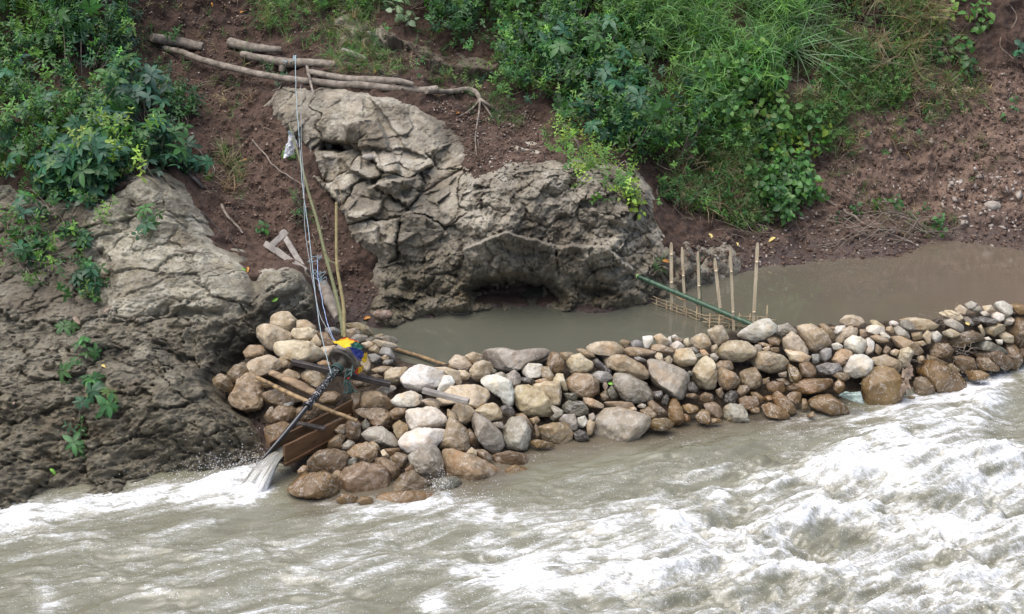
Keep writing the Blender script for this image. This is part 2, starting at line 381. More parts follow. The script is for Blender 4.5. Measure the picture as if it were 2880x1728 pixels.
# ------------------------------------------------------------------ the bank: a thin-plate surface over a 45 degree plane (x along the river, t up the slope)
C45 = math.sqrt(.5)
def to_xtn(P): y, z = P[..., 1]-14, P[..., 2]-ZP; return P[..., 0], y*C45+z*C45, -y*C45+z*C45
def from_xtn(x, t, n): return np.stack([x, 14+(t-n)*C45, ZP+(t+n)*C45], -1)
CTRL = """ -500 -250 16.8  200 -250 17.0  800 -250 18.3  1440 -250 18.3  2000 -250 18.2  2600 -250 18.5  3400 -250 18.8
 -500 300 15.0  -500 600 13.9  -500 900 12.7  -500 1200 11.4
 0 0 16.2  250 0 16.6  500 0 17.3  750 0 17.5  1000 0 17.5  1300 0 17.35  1600 0 17.3  1900 0 17.3  2200 0 17.35  2500 0 17.6  2880 0 17.9  3400 0 18.2
 100 300 15.1  350 300 15.5  450 150 16.7  600 300 16.0  800 190 16.45  1000 190 16.3  1300 270 15.95  1250 150 16.9  1600 150 16.75 1900 300 16.2  2200 250 16.5  2500 300 16.75  2800 300 17.0 3400 300 17.2
 650 500 15.2  760 620 14.75  850 700 14.45  900 830 13.8  1500 380 15.5
 800 280 15.75  1000 255 15.65  1200 280 15.6  1000 400 15.15  1000 500 14.72  1150 450 15.0  1000 640 14.35  1200 700 14.12  1250 500 14.75  1400 700 14.05  1400 600 14.2 1400 500 14.45  1600 500 14.5  1600 600 14.3  1700 700 14.1  1780 560 14.65  1830 640 14.6  1100 800 13.9  1500 780 14.15 1650 800 14.0
 1900 600 15.3  1950 700 14.75  2200 550 16.0  2500 500 16.3  2880 500 16.4 3400 500 16.5  2250 690 15.45  2600 660 15.85  2880 640 16.0 3400 620 16.2
 0 600 14.0  0 760 13.4  0 900 12.85  0 1100 11.9  300 560 14.05  420 520 14.1  560 600 14.3  300 700 13.6  500 720 13.4  450 850 13.0  650 760 13.45  850 780 13.5  760 860 13.2 300 890 12.85  650 900 12.85  300 1000 12.3  560 1050 12.3 680 1050 12.8 720 1140 12.4  300 1200 11.55  600 1200 11.75"""
_c = np.array([float(q) for q in CTRL.split()]).reshape(-1, 3)
PTS = [atY(_c[:, 0], _c[:, 1], _c[:, 2])]
def shore(uv, z, dz, dy):
    p = pl(uv); a = atZ(p[:, 0], p[:, 1], z); PTS.append(a); b = a+np.array([0, -dy, -dz]); PTS.append(b)
shore("1060 915 1200 880 1400 865 1650 868 1800 855 1960 800 2200 748 2500 722 2880 702 3400 680", ZP, .25, .5)
shore("-500 1520 0 1402 300 1352 500 1305 740 1268", 0, .2, .45)
_b = np.array([[-7, 8.5, -.6], [0, 12.4, -.1], [-2, 11.0, -.3], [3, 13.6, .0], [7, 14.2, .0], [-4, 9.8, -.45]], float); PTS.append(_b)
PTS = np.vstack(PTS); _x, _t, _n = to_xtn(PTS); _q = np.stack([_x, _t], 1)
def _U(d2): return .5*d2*np.log(d2+1e-12)
_N = len(_q); _A = np.zeros((_N+3, _N+3)); _d2 = ((_q[:, None]-_q[None])**2).sum(-1)
_A[:_N, :_N] = _U(_d2)+np.eye(_N)*.01; _A[:_N, _N] = 1; _A[:_N, _N+1:] = _q; _A[_N, :_N] = 1; _A[_N+1:, :_N] = _q.T
_w = np.linalg.solve(_A, np.r_[_n, 0, 0, 0])
def base_n(x, t):
    out = _w[_N]+_w[_N+1]*x+_w[_N+2]*t
    for k in range(_N): out = out+_w[k]*_U((x-_q[k, 0])**2+(t-_q[k, 1])**2)
    return out
NRM = np.array([0, -C45, C45])

# outlines surveyed from the photograph
R_CEN = pl("745 262 800 222 930 232 1020 255 1110 268 1190 310 1270 355 1305 430 1345 488 1400 468 1500 455 1600 435 1700 435 1790 470 1835 530 1848 600 1870 660 1900 720 1890 770 1860 820 1830 872 1700 892 1550 885 1400 885 1270 895 1200 910 1080 935 1045 915 1040 860 1055 800 1050 740 1000 705 960 640 930 590 870 540 850 440 805 380 780 340 740 300")
R_LEF = pl("-700 520 0 500 130 555 260 535 370 490 440 468 500 500 545 560 595 640 610 690 680 718 720 750 800 735 870 755 905 830 900 890 850 930 765 955 690 1008 645 1046 598 1082 648 1125 678 1162 742 1190 762 1290 745 1340 730 1400 500 1500 300 1560 0 1620 -700 1700")
R_TOP = pl("925 60 960 20 1040 30 1090 75 1150 110 1250 150 1400 180 1400 235 1290 228 1180 195 1090 145 1000 135 940 100")
R_SML = pl("1885 690 1920 670 1990 690 2040 655 2070 690 2080 760 2040 800 1990 815 1930 830 1880 850 1850 840 1890 760")
R_SM2 = pl("1440 410 1480 400 1530 420 1520 440 1460 440")
WETL = pl("-700 850 0 860 260 905 500 870 700 860 800 870 930 820 1000 1000 800 1700 -700 1700")

def soil_h(P, u, v):
    h = fbm(P*1.3, 4, 3)*.16+fbm(P*5, 4, 8)*.06
    f1, f2, _, cid = worley(P*9+fbm(P*6, 2, 5)[:, None]*.5, 4)
    clod = np.clip(.5-f1, 0, 1)*(rnd(cid, 3) > .35)
    f3, _, _, c3 = worley(P*24, 9); clod2 = np.clip(.5-f3, 0, 1)*(rnd(c3, 3) > .3)
    h = h+(fbm(P*np.array([3.5, 3.5, 1.6]), 5, 12, .58, True)-.35)*.085+(fbm(P*np.array([1.2, 1.2, 5]), 3, 10)>.08)*.03
    beach = sstep(-20, 40, -sdf(pl("1850 780 2100 700 2500 660 3500 630 3500 760 2400 780 1900 900"), u, v))
    for q in (R_CEN, R_LEF): h = h-.55*sstep(20, 90, -sdf(q, u, v))
    h = h*(1-.6*beach)+(clod*.075+clod2*.03)*(1-.75*beach)+fbm(P*30, 3, 11)*.016
    return h
def blocks(P):          # tilted facets with open joints
    w = fbm(P*1.5, 3, 21); J1 = fbm(P*8, 4, 22, .6); J2 = fbm(P*8, 4, 23, .6)
    def lay(sc, amp, tilt, seed, cr, cw):
        Q = P*np.array([sc, sc, sc*1.25])+np.stack([w, -w, w], 1)*.5+np.stack([J1, J2, J1], 1)*(.09*sc**.5)
        f1, f2, off, cid = worley(Q, seed)
        pl_ = (rnd(cid, 1)-.5)*amp+(off[:, 0]*(rnd(cid, 2)-.5)+off[:, 2]*(rnd(cid, 4)-.5))*tilt
        e = f2-f1
        return pl_*sstep(0, .015, e)-cr*np.exp(-np.abs(e/cw)**1.3)
    return lay, w
BLK = [  # outline, offset, tilt per 100 px to the right, tilt per 100 px downward
 ("968 350 1010 335 1060 335 1090 385 1098 432 1040 425 968 420", .22, 0, -.34),
 ("1032 528 1105 505 1170 502 1150 532 1078 566 1040 552", .16, .02, -.42),
 ("868 432 905 425 955 445 952 590 905 588 880 560", .02, .05, -.02),
 ("955 440 1050 418 1105 430 1130 485 1040 508 980 478", .10, 0, .15),
 ("965 585 1008 558 1075 565 1070 600 1010 622 975 612", .16, 0, .12),
 ("905 398 985 400 1000 418 950 430 900 420", -.28, 0, 0),
 ("1085 262 1190 312 1275 360 1296 440 1230 470 1140 420 1090 340 1030 265", .07, -.06, -.05),
 ("980 655 1060 640 1075 710 1010 730", .12, 0, -.1), ("1100 600 1200 590 1260 660 1180 700 1110 680", .10, .04, -.1),
 ("1330 540 1440 520 1480 600 1430 680 1330 660", .08, .03, .02), ("1640 470 1760 470 1820 560 1760 640 1660 600", .10, .04, .02),
 ("1300 700 1420 650 1560 690 1570 780 1440 770 1320 790", .2, 0, -.3), ("1560 690 1700 690 1790 760 1700 800 1580 790", .16, .03, -.3),
]
CAV = [("1300 812 1345 785 1440 775 1560 785 1590 840 1580 862 1500 868 1330 862", -.42), ("1130 800 1210 790 1260 830 1220 850 1140 840", -.15), ("1620 805 1720 800 1740 835 1640 850", -.25)]
def cen_h(P, u, v):
    lay, w = blocks(P)
    slab = sstep(-30, 60, -sdf(pl("745 262 800 222 1020 240 1190 300 1290 370 1300 450 1180 470 1100 430 960 410 800 390"), u, v))
    lump = sstep(-60, 60, -sdf(pl("1310 500 1500 440 1720 420 1850 520 1900 720 1850 860 1500 880 1100 920 1040 880 1060 760 1200 700 1300 640"), u, v))
    bk = 1-np.maximum(slab, lump); rg = fbm(P*2.6, 6, 19, .58, True)
    h = slab*(lay(1.0, .09, .24, 31, .04, .014)+lay(3.0, .012, .07, 36, .010, .02)+fbm(P*7, 6, 2, .6)*.05)
    h = h+bk*(lay(2.0, .26, .50, 33, .12, .03)+lay(5.0, .045, .20, 35, .006, .03)+fbm(P*9, 5, 4, .6)*.05)
    f1, f2, _, _ = worley(P*np.array([2.6, 2.6, 3.0])+np.stack([w, w, -w], 1)*1.6+.25*np.stack([fbm(P*5, 3, 46), fbm(P*5, 3, 47), fbm(P*5, 3, 48)], 1), 41)
    h = h+lump*((.5-f1)*.16-.03*np.exp(-((f2-f1)/.04)**2)+lay(3.2, .06, .26, 37, .004, .03)+lay(10, .02, .12, 38, .014, .05)+(rg-.3)*.10+fbm(P*13, 5, 7, .62, True)*.035)
    h = h+fbm(P*2.2, 4, 13)*.10+fbm(P*36, 4, 15, .65)*.016
    for p, o, gu, gv in BLK:
        q = pl(p); m = sstep(-3, 5, -sdf(q, u, v)-8*fbm(P*8, 3, 79)); h = h+m*(o+gu*(u-q[:, 0].mean())/100+gv*(v-q[:, 1].mean())/100)
    for p, o in CAV: h = h+sstep(-12, 30, -sdf(pl(p), u, v)-22*fbm(P*6, 4, 77))*o
    return h
def lef_h(P, u, v):
    w = fbm(P*1.7, 3, 51); J1 = fbm(P*np.array([7, 7, 12]), 4, 55, .6); Q = P*np.array([2.0, 2.4, 5.2])+np.stack([w, w, w*1.3], 1)*.9+J1[:, None]*.28
    f1, f2, off, cid = worley(Q, 52); e = f2-f1
    up = sstep(-20, 50, sdf(WETL, u, v))
    h = ((rnd(cid, 1)-.5)*.12+off[:, 2]*.05*(rnd(cid, 2)-.2))*sstep(0, .02, e)-.055*np.exp(-np.abs(e/.035)**1.3)
    g1, g2, o2, c2 = worley(P*np.array([5, 5, 14])+np.stack([w, -w, w], 1)*1.2+J1[:, None]*.5, 53)
    h = h+((rnd(c2, 1)-.5)*.036+o2[:, 2]*.05-.018*np.exp(-np.abs((g2-g1)/.05)**1.3))*(1-.55*up)
    h = h+fbm(P*np.array([5, 5, 11]), 6, 14, .62, True)*.055*(1-.25*up)+fbm(P*2, 4, 16)*.14+fbm(P*34, 4, 17, .65)*.018+(fbm(P*np.array([1.6, 1.6, 3.5]), 5, 18, .6, True)-.3)*.12*(1-up)
    for p, o in (("300 900 480 872 720 862 740 885 500 905 310 930", -.06), ("290 700 240 730 245 810 300 900 330 780", -.14), ("690 720 740 760 735 850 720 860 690 790", -.12), ("470 805 530 800 540 812 480 815", -.08), ("380 560 420 640 440 690 370 680 330 640", -.08)):
        h = h+sstep(-10, 22, -sdf(pl(p), u, v)-8*fbm(P*5, 3, 78))*o
    for p, o in (("320 760 480 720 640 740 715 860 500 868 310 890", .10), ("740 760 850 765 880 850 780 870 735 840", .16), ("400 490 520 520 560 620 470 680 400 620", .12), ("420 1060 600 1050 700 1140 720 1250 560 1290 420 1200", .14)):
        h = h+sstep(-40, 70, -sdf(pl(p), u, v))*o
    return h
def small_h(P, u, v):
    lay, w = blocks(P); return lay(5, .12, .2, 61, .05, .05)+fbm(P*3, 5, 62)*.10+fbm(P*20, 4, 63)*.03

ZC = 5.0; ZU0, ZV0 = -700, -400; ZW, ZH = int(4300/ZC), int(2300/ZC)
ZB = np.full((ZH, ZW, 3), np.nan); ZN = np.zeros((ZH, ZW, 3)); ZD = np.full((ZH, ZW), 1e9)
def zpaint(P, N=None):
    u, v = proj(P); d = (P-CAM) @ FW
    iu = ((u-ZU0)/ZC).astype(int); iv = ((v-ZV0)/ZC).astype(int)
    ok = (iu >= 0) & (iu < ZW) & (iv >= 0) & (iv < ZH); iu, iv, d, Q = iu[ok], iv[ok], d[ok], P[ok]
    o = np.argsort(-d); iu, iv, d, Q = iu[o], iv[o], d[o], Q[o]
    b = d < ZD[iv, iu]+1e-6; ZB[iv[b], iu[b]] = Q[b]; ZD[iv[b], iu[b]] = d[b]
def surface(name, x0, x1, t0, t1, step, hfun, mask, attrs, mat, edge=None, sink=-.3, el=45):
    NRM = np.array([0, -math.cos(math.radians(el)), math.sin(math.radians(el))])
    nx, nt = int((x1-x0)/step), int((t1-t0)/step)
    X, T = np.meshgrid(np.linspace(x0, x1, nx), np.linspace(t0, t1, nt)); x, t = X.ravel(), T.ravel()
    Pb = from_xtn(x, t, base_n(x, t)); h = np.zeros(len(x)); keep = np.ones(len(x), bool)
    if mask is not None:
        u, v = proj(Pb); keep = sdf(mask, u, v) < 110
    idx = np.where(keep)[0]; Pk = Pb[idx]; hk = np.zeros(len(idx))
    for it in range(3):
        u, v = proj(Pk+NRM*hk[:, None]); hn = hfun(Pk, u, v)
        if mask is not None:
            s = -sdf(mask, u, v)+fbm(Pk*4, 4, 91)*34; e = sstep(-14, 40, s)
            hn = (hn+.10)*e+sink*(1-sstep(-60, 8, s))-.04*(1-e)
        hk = hn if it == 0 else .5*hk+.5*hn
    h[idx] = hk; P = Pb+NRM*h[:, None]; 
    if mask is not None: keep[idx] = hk > sink*.8
    u, v = proj(P); A = attrs(Pb, u, v)
    F = gridF(nt, nx, keep); V, F, A = compact(P, F, A); zpaint(V)
    return mk(name, V, F, mat, None, True, A, origin=(0, 14, 0))
def soil_attr(P, u, v):
    n = fbm(P*.9, 3, 71)*.25
    tone = np.maximum(sstep(2050, 2450, u+n*400)*sstep(120, 300, v), .45*sstep(1250, 1450, u)*sstep(300, 420, v)*(1-sstep(1500, 1800, u)))
    tone = np.maximum(tone, .25*sstep(500, 800, u)*sstep(240, 420, v)*(1-sstep(800, 1000, u)))
    tone = np.clip(tone*.9+n*.6+.05, 0, 1); wet = 1-sstep(ZP+.03, ZP+.32, P[:, 2]+n*.15)
    return dict(tone=tone, wet=wet)
def cen_attr(P, u, v):
    n = fbm(P*2.2, 4, 72)
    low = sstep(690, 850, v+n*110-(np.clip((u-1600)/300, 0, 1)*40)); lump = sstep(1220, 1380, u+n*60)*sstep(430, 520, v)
    return dict(wet=np.clip(.15+low, 0, 1)*sstep(640, 760, v+n*60), stain_shade=np.clip(.25*lump*sstep(-.2, .25, n)+.7*sstep(-20, 20, -sdf(pl("968 352 1010 338 1060 338 1098 432 968 420"), u, v)) + .3*sstep(.1, .3, n), 0, 1))  # noise stains, plus painted shade on the overhanging block's dark face
def lef_attr(P, u, v):
    n = fbm(P*2.0, 4, 73); wet = sstep(-40, 50, -sdf(WETL, u, v)+n*70)
    dark = sstep(-30, 40, -sdf(pl("-700 560 240 590 250 720 300 880 260 905 -700 860"), u, v))*.75  # shade on the left rock below the bush, painted into the colour
    return dict(wet=wet*np.clip(.72+.5*sstep(1000, 1250, v)+n*.3, 0, 1), stain_shade=np.clip(dark+.35*sstep(.05, .3, n)+.8*sstep(-5, 25, -sdf(pl("300 905 700 875 740 960 780 1010 640 1080 560 1120 420 960"), u, v)+n*60)*.6, 0, 1))
soil = tag(surface('hillside', -7.5, 7.8, -3.4, 5.6, .0165, soil_h, None, soil_attr, M['soil']), kind='structure')
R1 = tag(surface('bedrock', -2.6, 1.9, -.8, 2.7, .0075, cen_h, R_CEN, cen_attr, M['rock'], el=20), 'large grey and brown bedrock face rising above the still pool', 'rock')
R2 = tag(surface('bedrock', -6.4, -1.0, -3.3, 1.7, .0085, lef_h, R_LEF, lef_attr, M['rockl'], el=32), 'broad rock ledge at the left, pale on top, dark and wet towards the rapids', 'rock')
R3 = tag(surface('rock_outcrop', -1.9, .2, 2.2, 4.3, .012, lambda P, u, v: cen_h(P, u, v)+.10, R_TOP, lambda P, u, v: dict(wet=np.zeros(len(u)), stain_shade=sstep(1040, 1120, u)), M['rock']), 'dark cracked rock outcrop under overhanging bushes at the top of the bank', 'rock')  # shadow over the outcrop's right part is painted into its colour
R4 = tag(surface('rock_outcrop', 1.2, 2.6, -.5, 1.4, .011, small_h, R_SML, lambda P, u, v: dict(wet=sstep(760, 830, v), stain_shade=np.zeros(len(u))+.15), M['rock']), 'low knobbly tan rock in the soil behind the bamboo stakes', 'rock')
R5 = tag(surface('rock_outcrop', -.2, .6, 1.0, 2.2, .011, small_h, R_SM2, lambda P, u, v: dict(wet=u*0, stain_shade=u*0), M['rock'], sink=-.1), 'small pale rock poking out of the soil between the rock face and the bushes', 'rock')
# normals of the painted surface
def _fill():
    global ZN
    for _ in range(6):
        bad = np.isnan(ZB[..., 0])
        if not bad.any(): break
        for ax, sh in ((0, 1), (0, -1), (1, 1), (1, -1)):
            r = np.roll(ZB, sh, ax); m = np.isnan(ZB[..., 0]) & ~np.isnan(r[..., 0]); ZB[m] = r[m]
    S = ZB.copy()
    du = np.roll(S, -4, 1)-np.roll(S, 4, 1); dv = np.roll(S, -4, 0)-np.roll(S, 4, 0)
    n = np.cross(dv, du); n /= np.linalg.norm(n, axis=-1, keepdims=True)+1e-12
    fl = (n*(CAM-S)).sum(-1) < 0; n[fl] *= -1; ZN = np.nan_to_num(n, nan=0.)
_fill()
def hit(u, v):
    u = np.atleast_1d(np.asarray(u, float)); v = np.atleast_1d(np.asarray(v, float))
    iu = np.clip(((u-ZU0)/ZC).astype(int), 0, ZW-1); iv = np.clip(((v-ZV0)/ZC).astype(int), 0, ZH-1)
    P = ZB[iv, iu]; Y = P[:, 1]; Y = np.where(np.isnan(Y), 16., Y)
    return atY(u, v, Y), ZN[iv, iu]
# ------------------------------------------------------------------ river, pool, gravel core of the dam
BOT = pl("-100 1300 560 1300 700 1310 760 1325 800 1350 830 1398 900 1412 1060 1398 1230 1388 1300 1368 1420 1325 1500 1268 1660 1248 1850 1232 2000 1198 2200 1178 2450 1168 2560 1128 2700 1102 2880 1045 3500 960")
CRE = pl("-100 1040 560 1060 600 1010 650 940 720 880 800 872 880 905 980 900 1060 935 1120 985 1200 1010 1300 985 1400 980 1600 980 1700 955 1850 940 1990 920 2160 892 2300 890 2400 882 2600 880 2700 858 2880 850 3500 840")
CZ = pl("-100 .5 560 .55 650 .72 740 .82 860 .74 980 .58 1100 .52 1200 .56 1700 .58 2000 .6 2400 .6 2880 .6 3500 .6")
def tand(v): return np.tan(PITCH+np.arctan((np.asarray(v, float)-864)/FPX))
def face(u, v):            # distance Y of the dam face seen at (u, v); continues flat behind the crest
    u = np.asarray(u, float); v = np.asarray(v, float)
    vb = np.interp(u, BOT[:, 0], BOT[:, 1]); vc = np.interp(u, CRE[:, 0], CRE[:, 1]); zc = np.interp(u, CZ[:, 0], CZ[:, 1])
    Yb = CAMH/tand(vb); Yc = (CAMH-zc)/tand(vc); td = tand(v)
    s = (CAMH-Yb*td)/(zc+(Yc-Yb)*td)
    return np.where(s <= 1, Yb+s*(Yc-Yb), np.minimum((CAMH-zc)/td, Yc+.5)), s
# core
_u = np.arange(470, 3420, 7.); _s = np.r_[np.linspace(-.25, 1, 70), np.linspace(1.03, 2.2, 40)]
U_, S_ = np.meshgrid(_u, _s); uu, ss = U_.ravel(), S_.ravel()
vb = np.interp(uu, BOT[:, 0], BOT[:, 1]); vc = np.interp(uu, CRE[:, 0], CRE[:, 1]); zc = np.interp(uu, CZ[:, 0], CZ[:, 1])
Yb = CAMH/tand(vb); Yc = (CAMH-zc)/tand(vc)
y = np.where(ss <= 1, Yb+ss*(Yc-Yb), Yc+(ss-1)*.6); z = np.where(ss <= 1, zc*ss, zc-np.maximum(0, ss-1.03)*1.2)
kx = y/rays(uu, (vb+(vc-vb)*np.clip(ss, 0, 1)))[:, 1]; Pc = np.stack([(uu-1440)/FPX*kx, y, z], 1)
f1, _, _, c = worley(Pc*9, 101); g1, _, _, _ = worley(Pc*22, 102)
Pc = Pc+np.array([0, .62, -.78])*(.19-(.55-f1)*.10-(.5-g1)*.035)[:, None]
cu, cv = proj(Pc); Fc = gridF(len(_s), len(_u))[:, ::-1]; Fc = Fc[(sdf(R_LEF, cu, cv) > -4)[Fc].all(1) & (cu > 585)[Fc].all(1) & ((cu > 745) | (cv < 1200))[Fc].all(1)]
Pc, Fc, _ = compact(Pc, Fc, {})
tag(mk('gravel_bank', Pc, np.ascontiguousarray(Fc), M['gravel']), kind='structure'); zpaint(Pc)
# pool behind the dam
xs = np.linspace(-2.6, 8.5, 150); ys = np.linspace(12.3, 17.2, 70); X, Y = np.meshgrid(xs, ys)
ucol = proj(np.stack([X.ravel(), Y.ravel(), X.ravel()*0+ZP], 1))[0]
cz = np.interp(ucol, CRE[:, 0], (CAMH-np.interp(CRE[:, 0], CZ[:, 0], CZ[:, 1]))/tand(CRE[:, 1]))
kp = (Y.ravel() > cz+.05) & (ucol > 930-np.clip((Y.ravel()-13.3)*80, 0, 40))
Fp = gridF(70, 150); Fp = Fp[kp[Fp].all(1)]
Vp, Fp, _ = compact(np.stack([X.ravel(), Y.ravel(), X.ravel()*0+ZP], 1), Fp, {})
tag(mk('pool_water', Vp, Fp, M['pond'], origin=(0, 14, ZP)), kind='structure')
# river
stx = .0135; xs = np.arange(-5.6, 6.4, stx); ys = np.arange(7.6, 14.4, stx); X, Y = np.meshgrid(xs, ys); x, y = X.ravel(), Y.ravel()
P0 = np.stack([x, y, x*0], 1); u, v = proj(P0)
def blob(cx, cy, rx, ry, a, rot=0):
    c, s = math.cos(math.radians(rot)), math.sin(math.radians(rot)); dx, dy = u-cx, v-cy; a_, b_ = dx*c+dy*s, -dx*s+dy*c
    return a*np.exp(-(a_/rx)**2-(b_/ry)**2)
BL = [(705, 1392, 60, 22, 1.15, -8), (600, 1402, 110, 24, .95, -8), (700, 1345, 60, 30, 1.1, -20), (600, 1372, 130, 26, 1.1, -15), (430, 1398, 150, 30, .85, -9), (250, 1425, 170, 32, .7, -9), (60, 1462, 130, 38, .8, -12), (160, 1500, 200, 18, .45, 8), (350, 1450, 150, 30, .4, -10),
 (1180, 1425, 200, 26, .6, 0), (1330, 1440, 120, 34, .65, 8), (1010, 1465, 160, 20, .55, -14), (880, 1520, 220, 22, .45, -16), (1240, 1405, 22, 14, 1.1, 0),
 (2440, 1290, 170, 90, .85, 10), (2620, 1215, 170, 120, .95, -25), (2760, 1120, 70, 45, 1.1, -40), (2420, 1200, 80, 40, .75, -30), (2850, 1180, 120, 70, .35, 0), (2820, 1330, 160, 70, .95, -12),
 (2150, 1370, 210, 34, .75, -10), (1900, 1405, 260, 24, .6, -8), (2300, 1430, 330, 34, .6, 2), (2650, 1480, 300, 50, .75, 6), (2120, 1500, 300, 30, .5, -10), (1890, 1478, 50, 34, .95, 20), (1640, 1500, 260, 24, .45, -14),
 (1480, 1560, 130, 30, .75, 10), (1450, 1610, 120, 44, .8, 12), (1320, 1560, 180, 26, .4, -14), (1760, 1640, 240, 32, .6, -6), (2250, 1590, 420, 32, .55, -4), (2650, 1620, 240, 36, .6, 0), (2600, 1690, 300, 30, .45, 0), (1980, 1700, 300, 26, .45, -8),
 (1240, 1705, 40, 26, .95, 0), (760, 1715, 140, 32, .6, -6), (640, 1560, 260, 18, .34, -15), (500, 1640, 180, 20, .34, -18), (140, 1690, 40, 50, .5, 0), (300, 1580, 260, 18, .25, -15), (1020, 1620, 160, 20, .35, -16), (860, 1610, 200, 16, .3, -16), (1100, 1500, 160, 20, .4, -14), (2000, 1255, 200, 14, .2, -4), (1560, 1300, 120, 14, .2, 0), (2560, 1380, 300, 60, .6, 0), (1700, 1345, 200, 22, .3, -8), (1450, 1450, 220, 28, .45, -10), (1700, 1560, 250, 34, .5, -8), (1150, 1530, 200, 24, .45, -12), (1500, 1490, 160, 22, .5, -10), (600, 1480, 240, 12, .42, -14), (330, 1610, 220, 12, .4, -14), (780, 1660, 260, 14, .42, -12), (480, 1720, 200, 16, .4, -10), (980, 1570, 200, 12, .4, -16), (120, 1560, 150, 12, .35, -8), (1950, 1340, 120, 14, .5, -8), (1640, 1400, 120, 14, .45, -10)]
D = np.zeros(len(u))
wu, wv = fbm(P0*1.4, 3, 201)*46, fbm(P0*1.4, 3, 202)*26
u_, v_ = u.copy(), v.copy(); u, v = u+wu*2, v+wv
for b in BL:
    q = blob(b[0], b[1], b[2]*1.3, b[3]*1.35, b[4]*.84, b[5]); D = np.maximum(D, q)+.14*q
u, v = u_, v_
D = np.clip(D, 0, 1.25)+.17*sstep(700, 1500, u)*sstep(1390, 1480, v)+.09*sstep(1470, 1560, v)+.08*sstep(1900, 2300, u)*sstep(1230, 1300, v)
ang = np.interp(u, [0, 1200, 2000, 2880], [-17, -15, -14, -24]); th = np.radians(-19.)
ca, sa = np.cos(th), np.sin(th); a = x*ca-y*sa; bb = x*sa+y*ca
wx = fbm(P0*1.1, 3, 211)*.55; Q = np.stack([a*.75+wx, bb*2.1+wx*1.2, x*0+.3], 1)
turb = .03+.12*sstep(1300, 2400, u)*sstep(1200, 1330, v)+.035*sstep(1400, 1560, v)+.10*np.clip(D-.5, 0, 1)
n1 = fbm(Q*1.2, 4, 221, .55); n2 = fbm(Q*3.4, 4, 222, .6, True); n3 = fbm(Q*9, 4, 223, .65)
hgt = turb*(n1*1.7+n2*(.16+.14*sstep(1300, 2200, u))+n3*.10)+.002*n3
hgt += blob(2765, 1125, 60, 40, .09, -40)+blob(2560, 1190, 190, 70, .10, -25)+blob(2700, 1320, 240, 60, .07, -10)+blob(1240, 1402, 24, 14, .07)+blob(640, 1352, 110, 24, .06, -15)+blob(690, 1390, 55, 16, .05, -8)-blob(2860, 1190, 90, 60, .07)
rid = fbm(Q*4.2, 4, 231, .6, True); r2 = fbm(np.stack([a*2.2+wx*2, bb*7+wx*3, x*0], 1), 4, 232, .6, True)
foam = D*.98+(n1*.85+(rid-.35)*.30)*(.25+.8*np.clip(D, 0, .8))+(r2-.40)*.65*(.30+1.2*D)+np.clip(n2-.25, -.2, .6)*.35*sstep(.05, .5, D)-.13
calm = sstep(0, 60, -sdf(pl("1380 1345 1520 1275 1800 1250 2150 1225 2330 1200 2300 1260 1900 1310 1600 1350"), u, v))*.35+sstep(0, 40, -sdf(pl("720 1400 900 1420 1000 1440 700 1500 600 1480"), u, v))*.3+sstep(0, 30, -sdf(pl("0 1440 300 1385 560 1320 560 1350 200 1420 0 1450"), u, v))*.3
foam = foam-calm+(.15+.45*sstep(2350, 2650, u))*np.exp(-((v-np.interp(u, BOT[:, 0], BOT[:, 1])-6)/(9+14*sstep(2350, 2650, u)))**2)*(1+1.6*fbm(P0*7, 3, 261))*sstep(780, 840, u)
vbx = np.interp(u, BOT[:, 0], BOT[:, 1]); hgt = hgt*(.25+.75*sstep(-10, 60, v-vbx)); foam = np.where(foam > 0, .86*np.tanh(foam*.95/.86), foam); n9 = fbm(P0*26, 3, 241); hgt += np.clip(foam-.2, 0, .8)*n9*.025
P = P0.copy(); P[:, 2] = hgt
vbx = np.interp(u, BOT[:, 0], BOT[:, 1]); keep = v > np.where(u < 760, 1200, vbx-70)
F = gridF(len(ys), len(xs)); F = F[keep[F].all(1)]
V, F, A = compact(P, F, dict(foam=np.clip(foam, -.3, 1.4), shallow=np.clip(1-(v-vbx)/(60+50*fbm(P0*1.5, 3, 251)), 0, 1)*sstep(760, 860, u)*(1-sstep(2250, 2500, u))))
tag(mk('river_water', V, F, M['river'], None, True, A, origin=(0, 11, 0)), kind='structure')
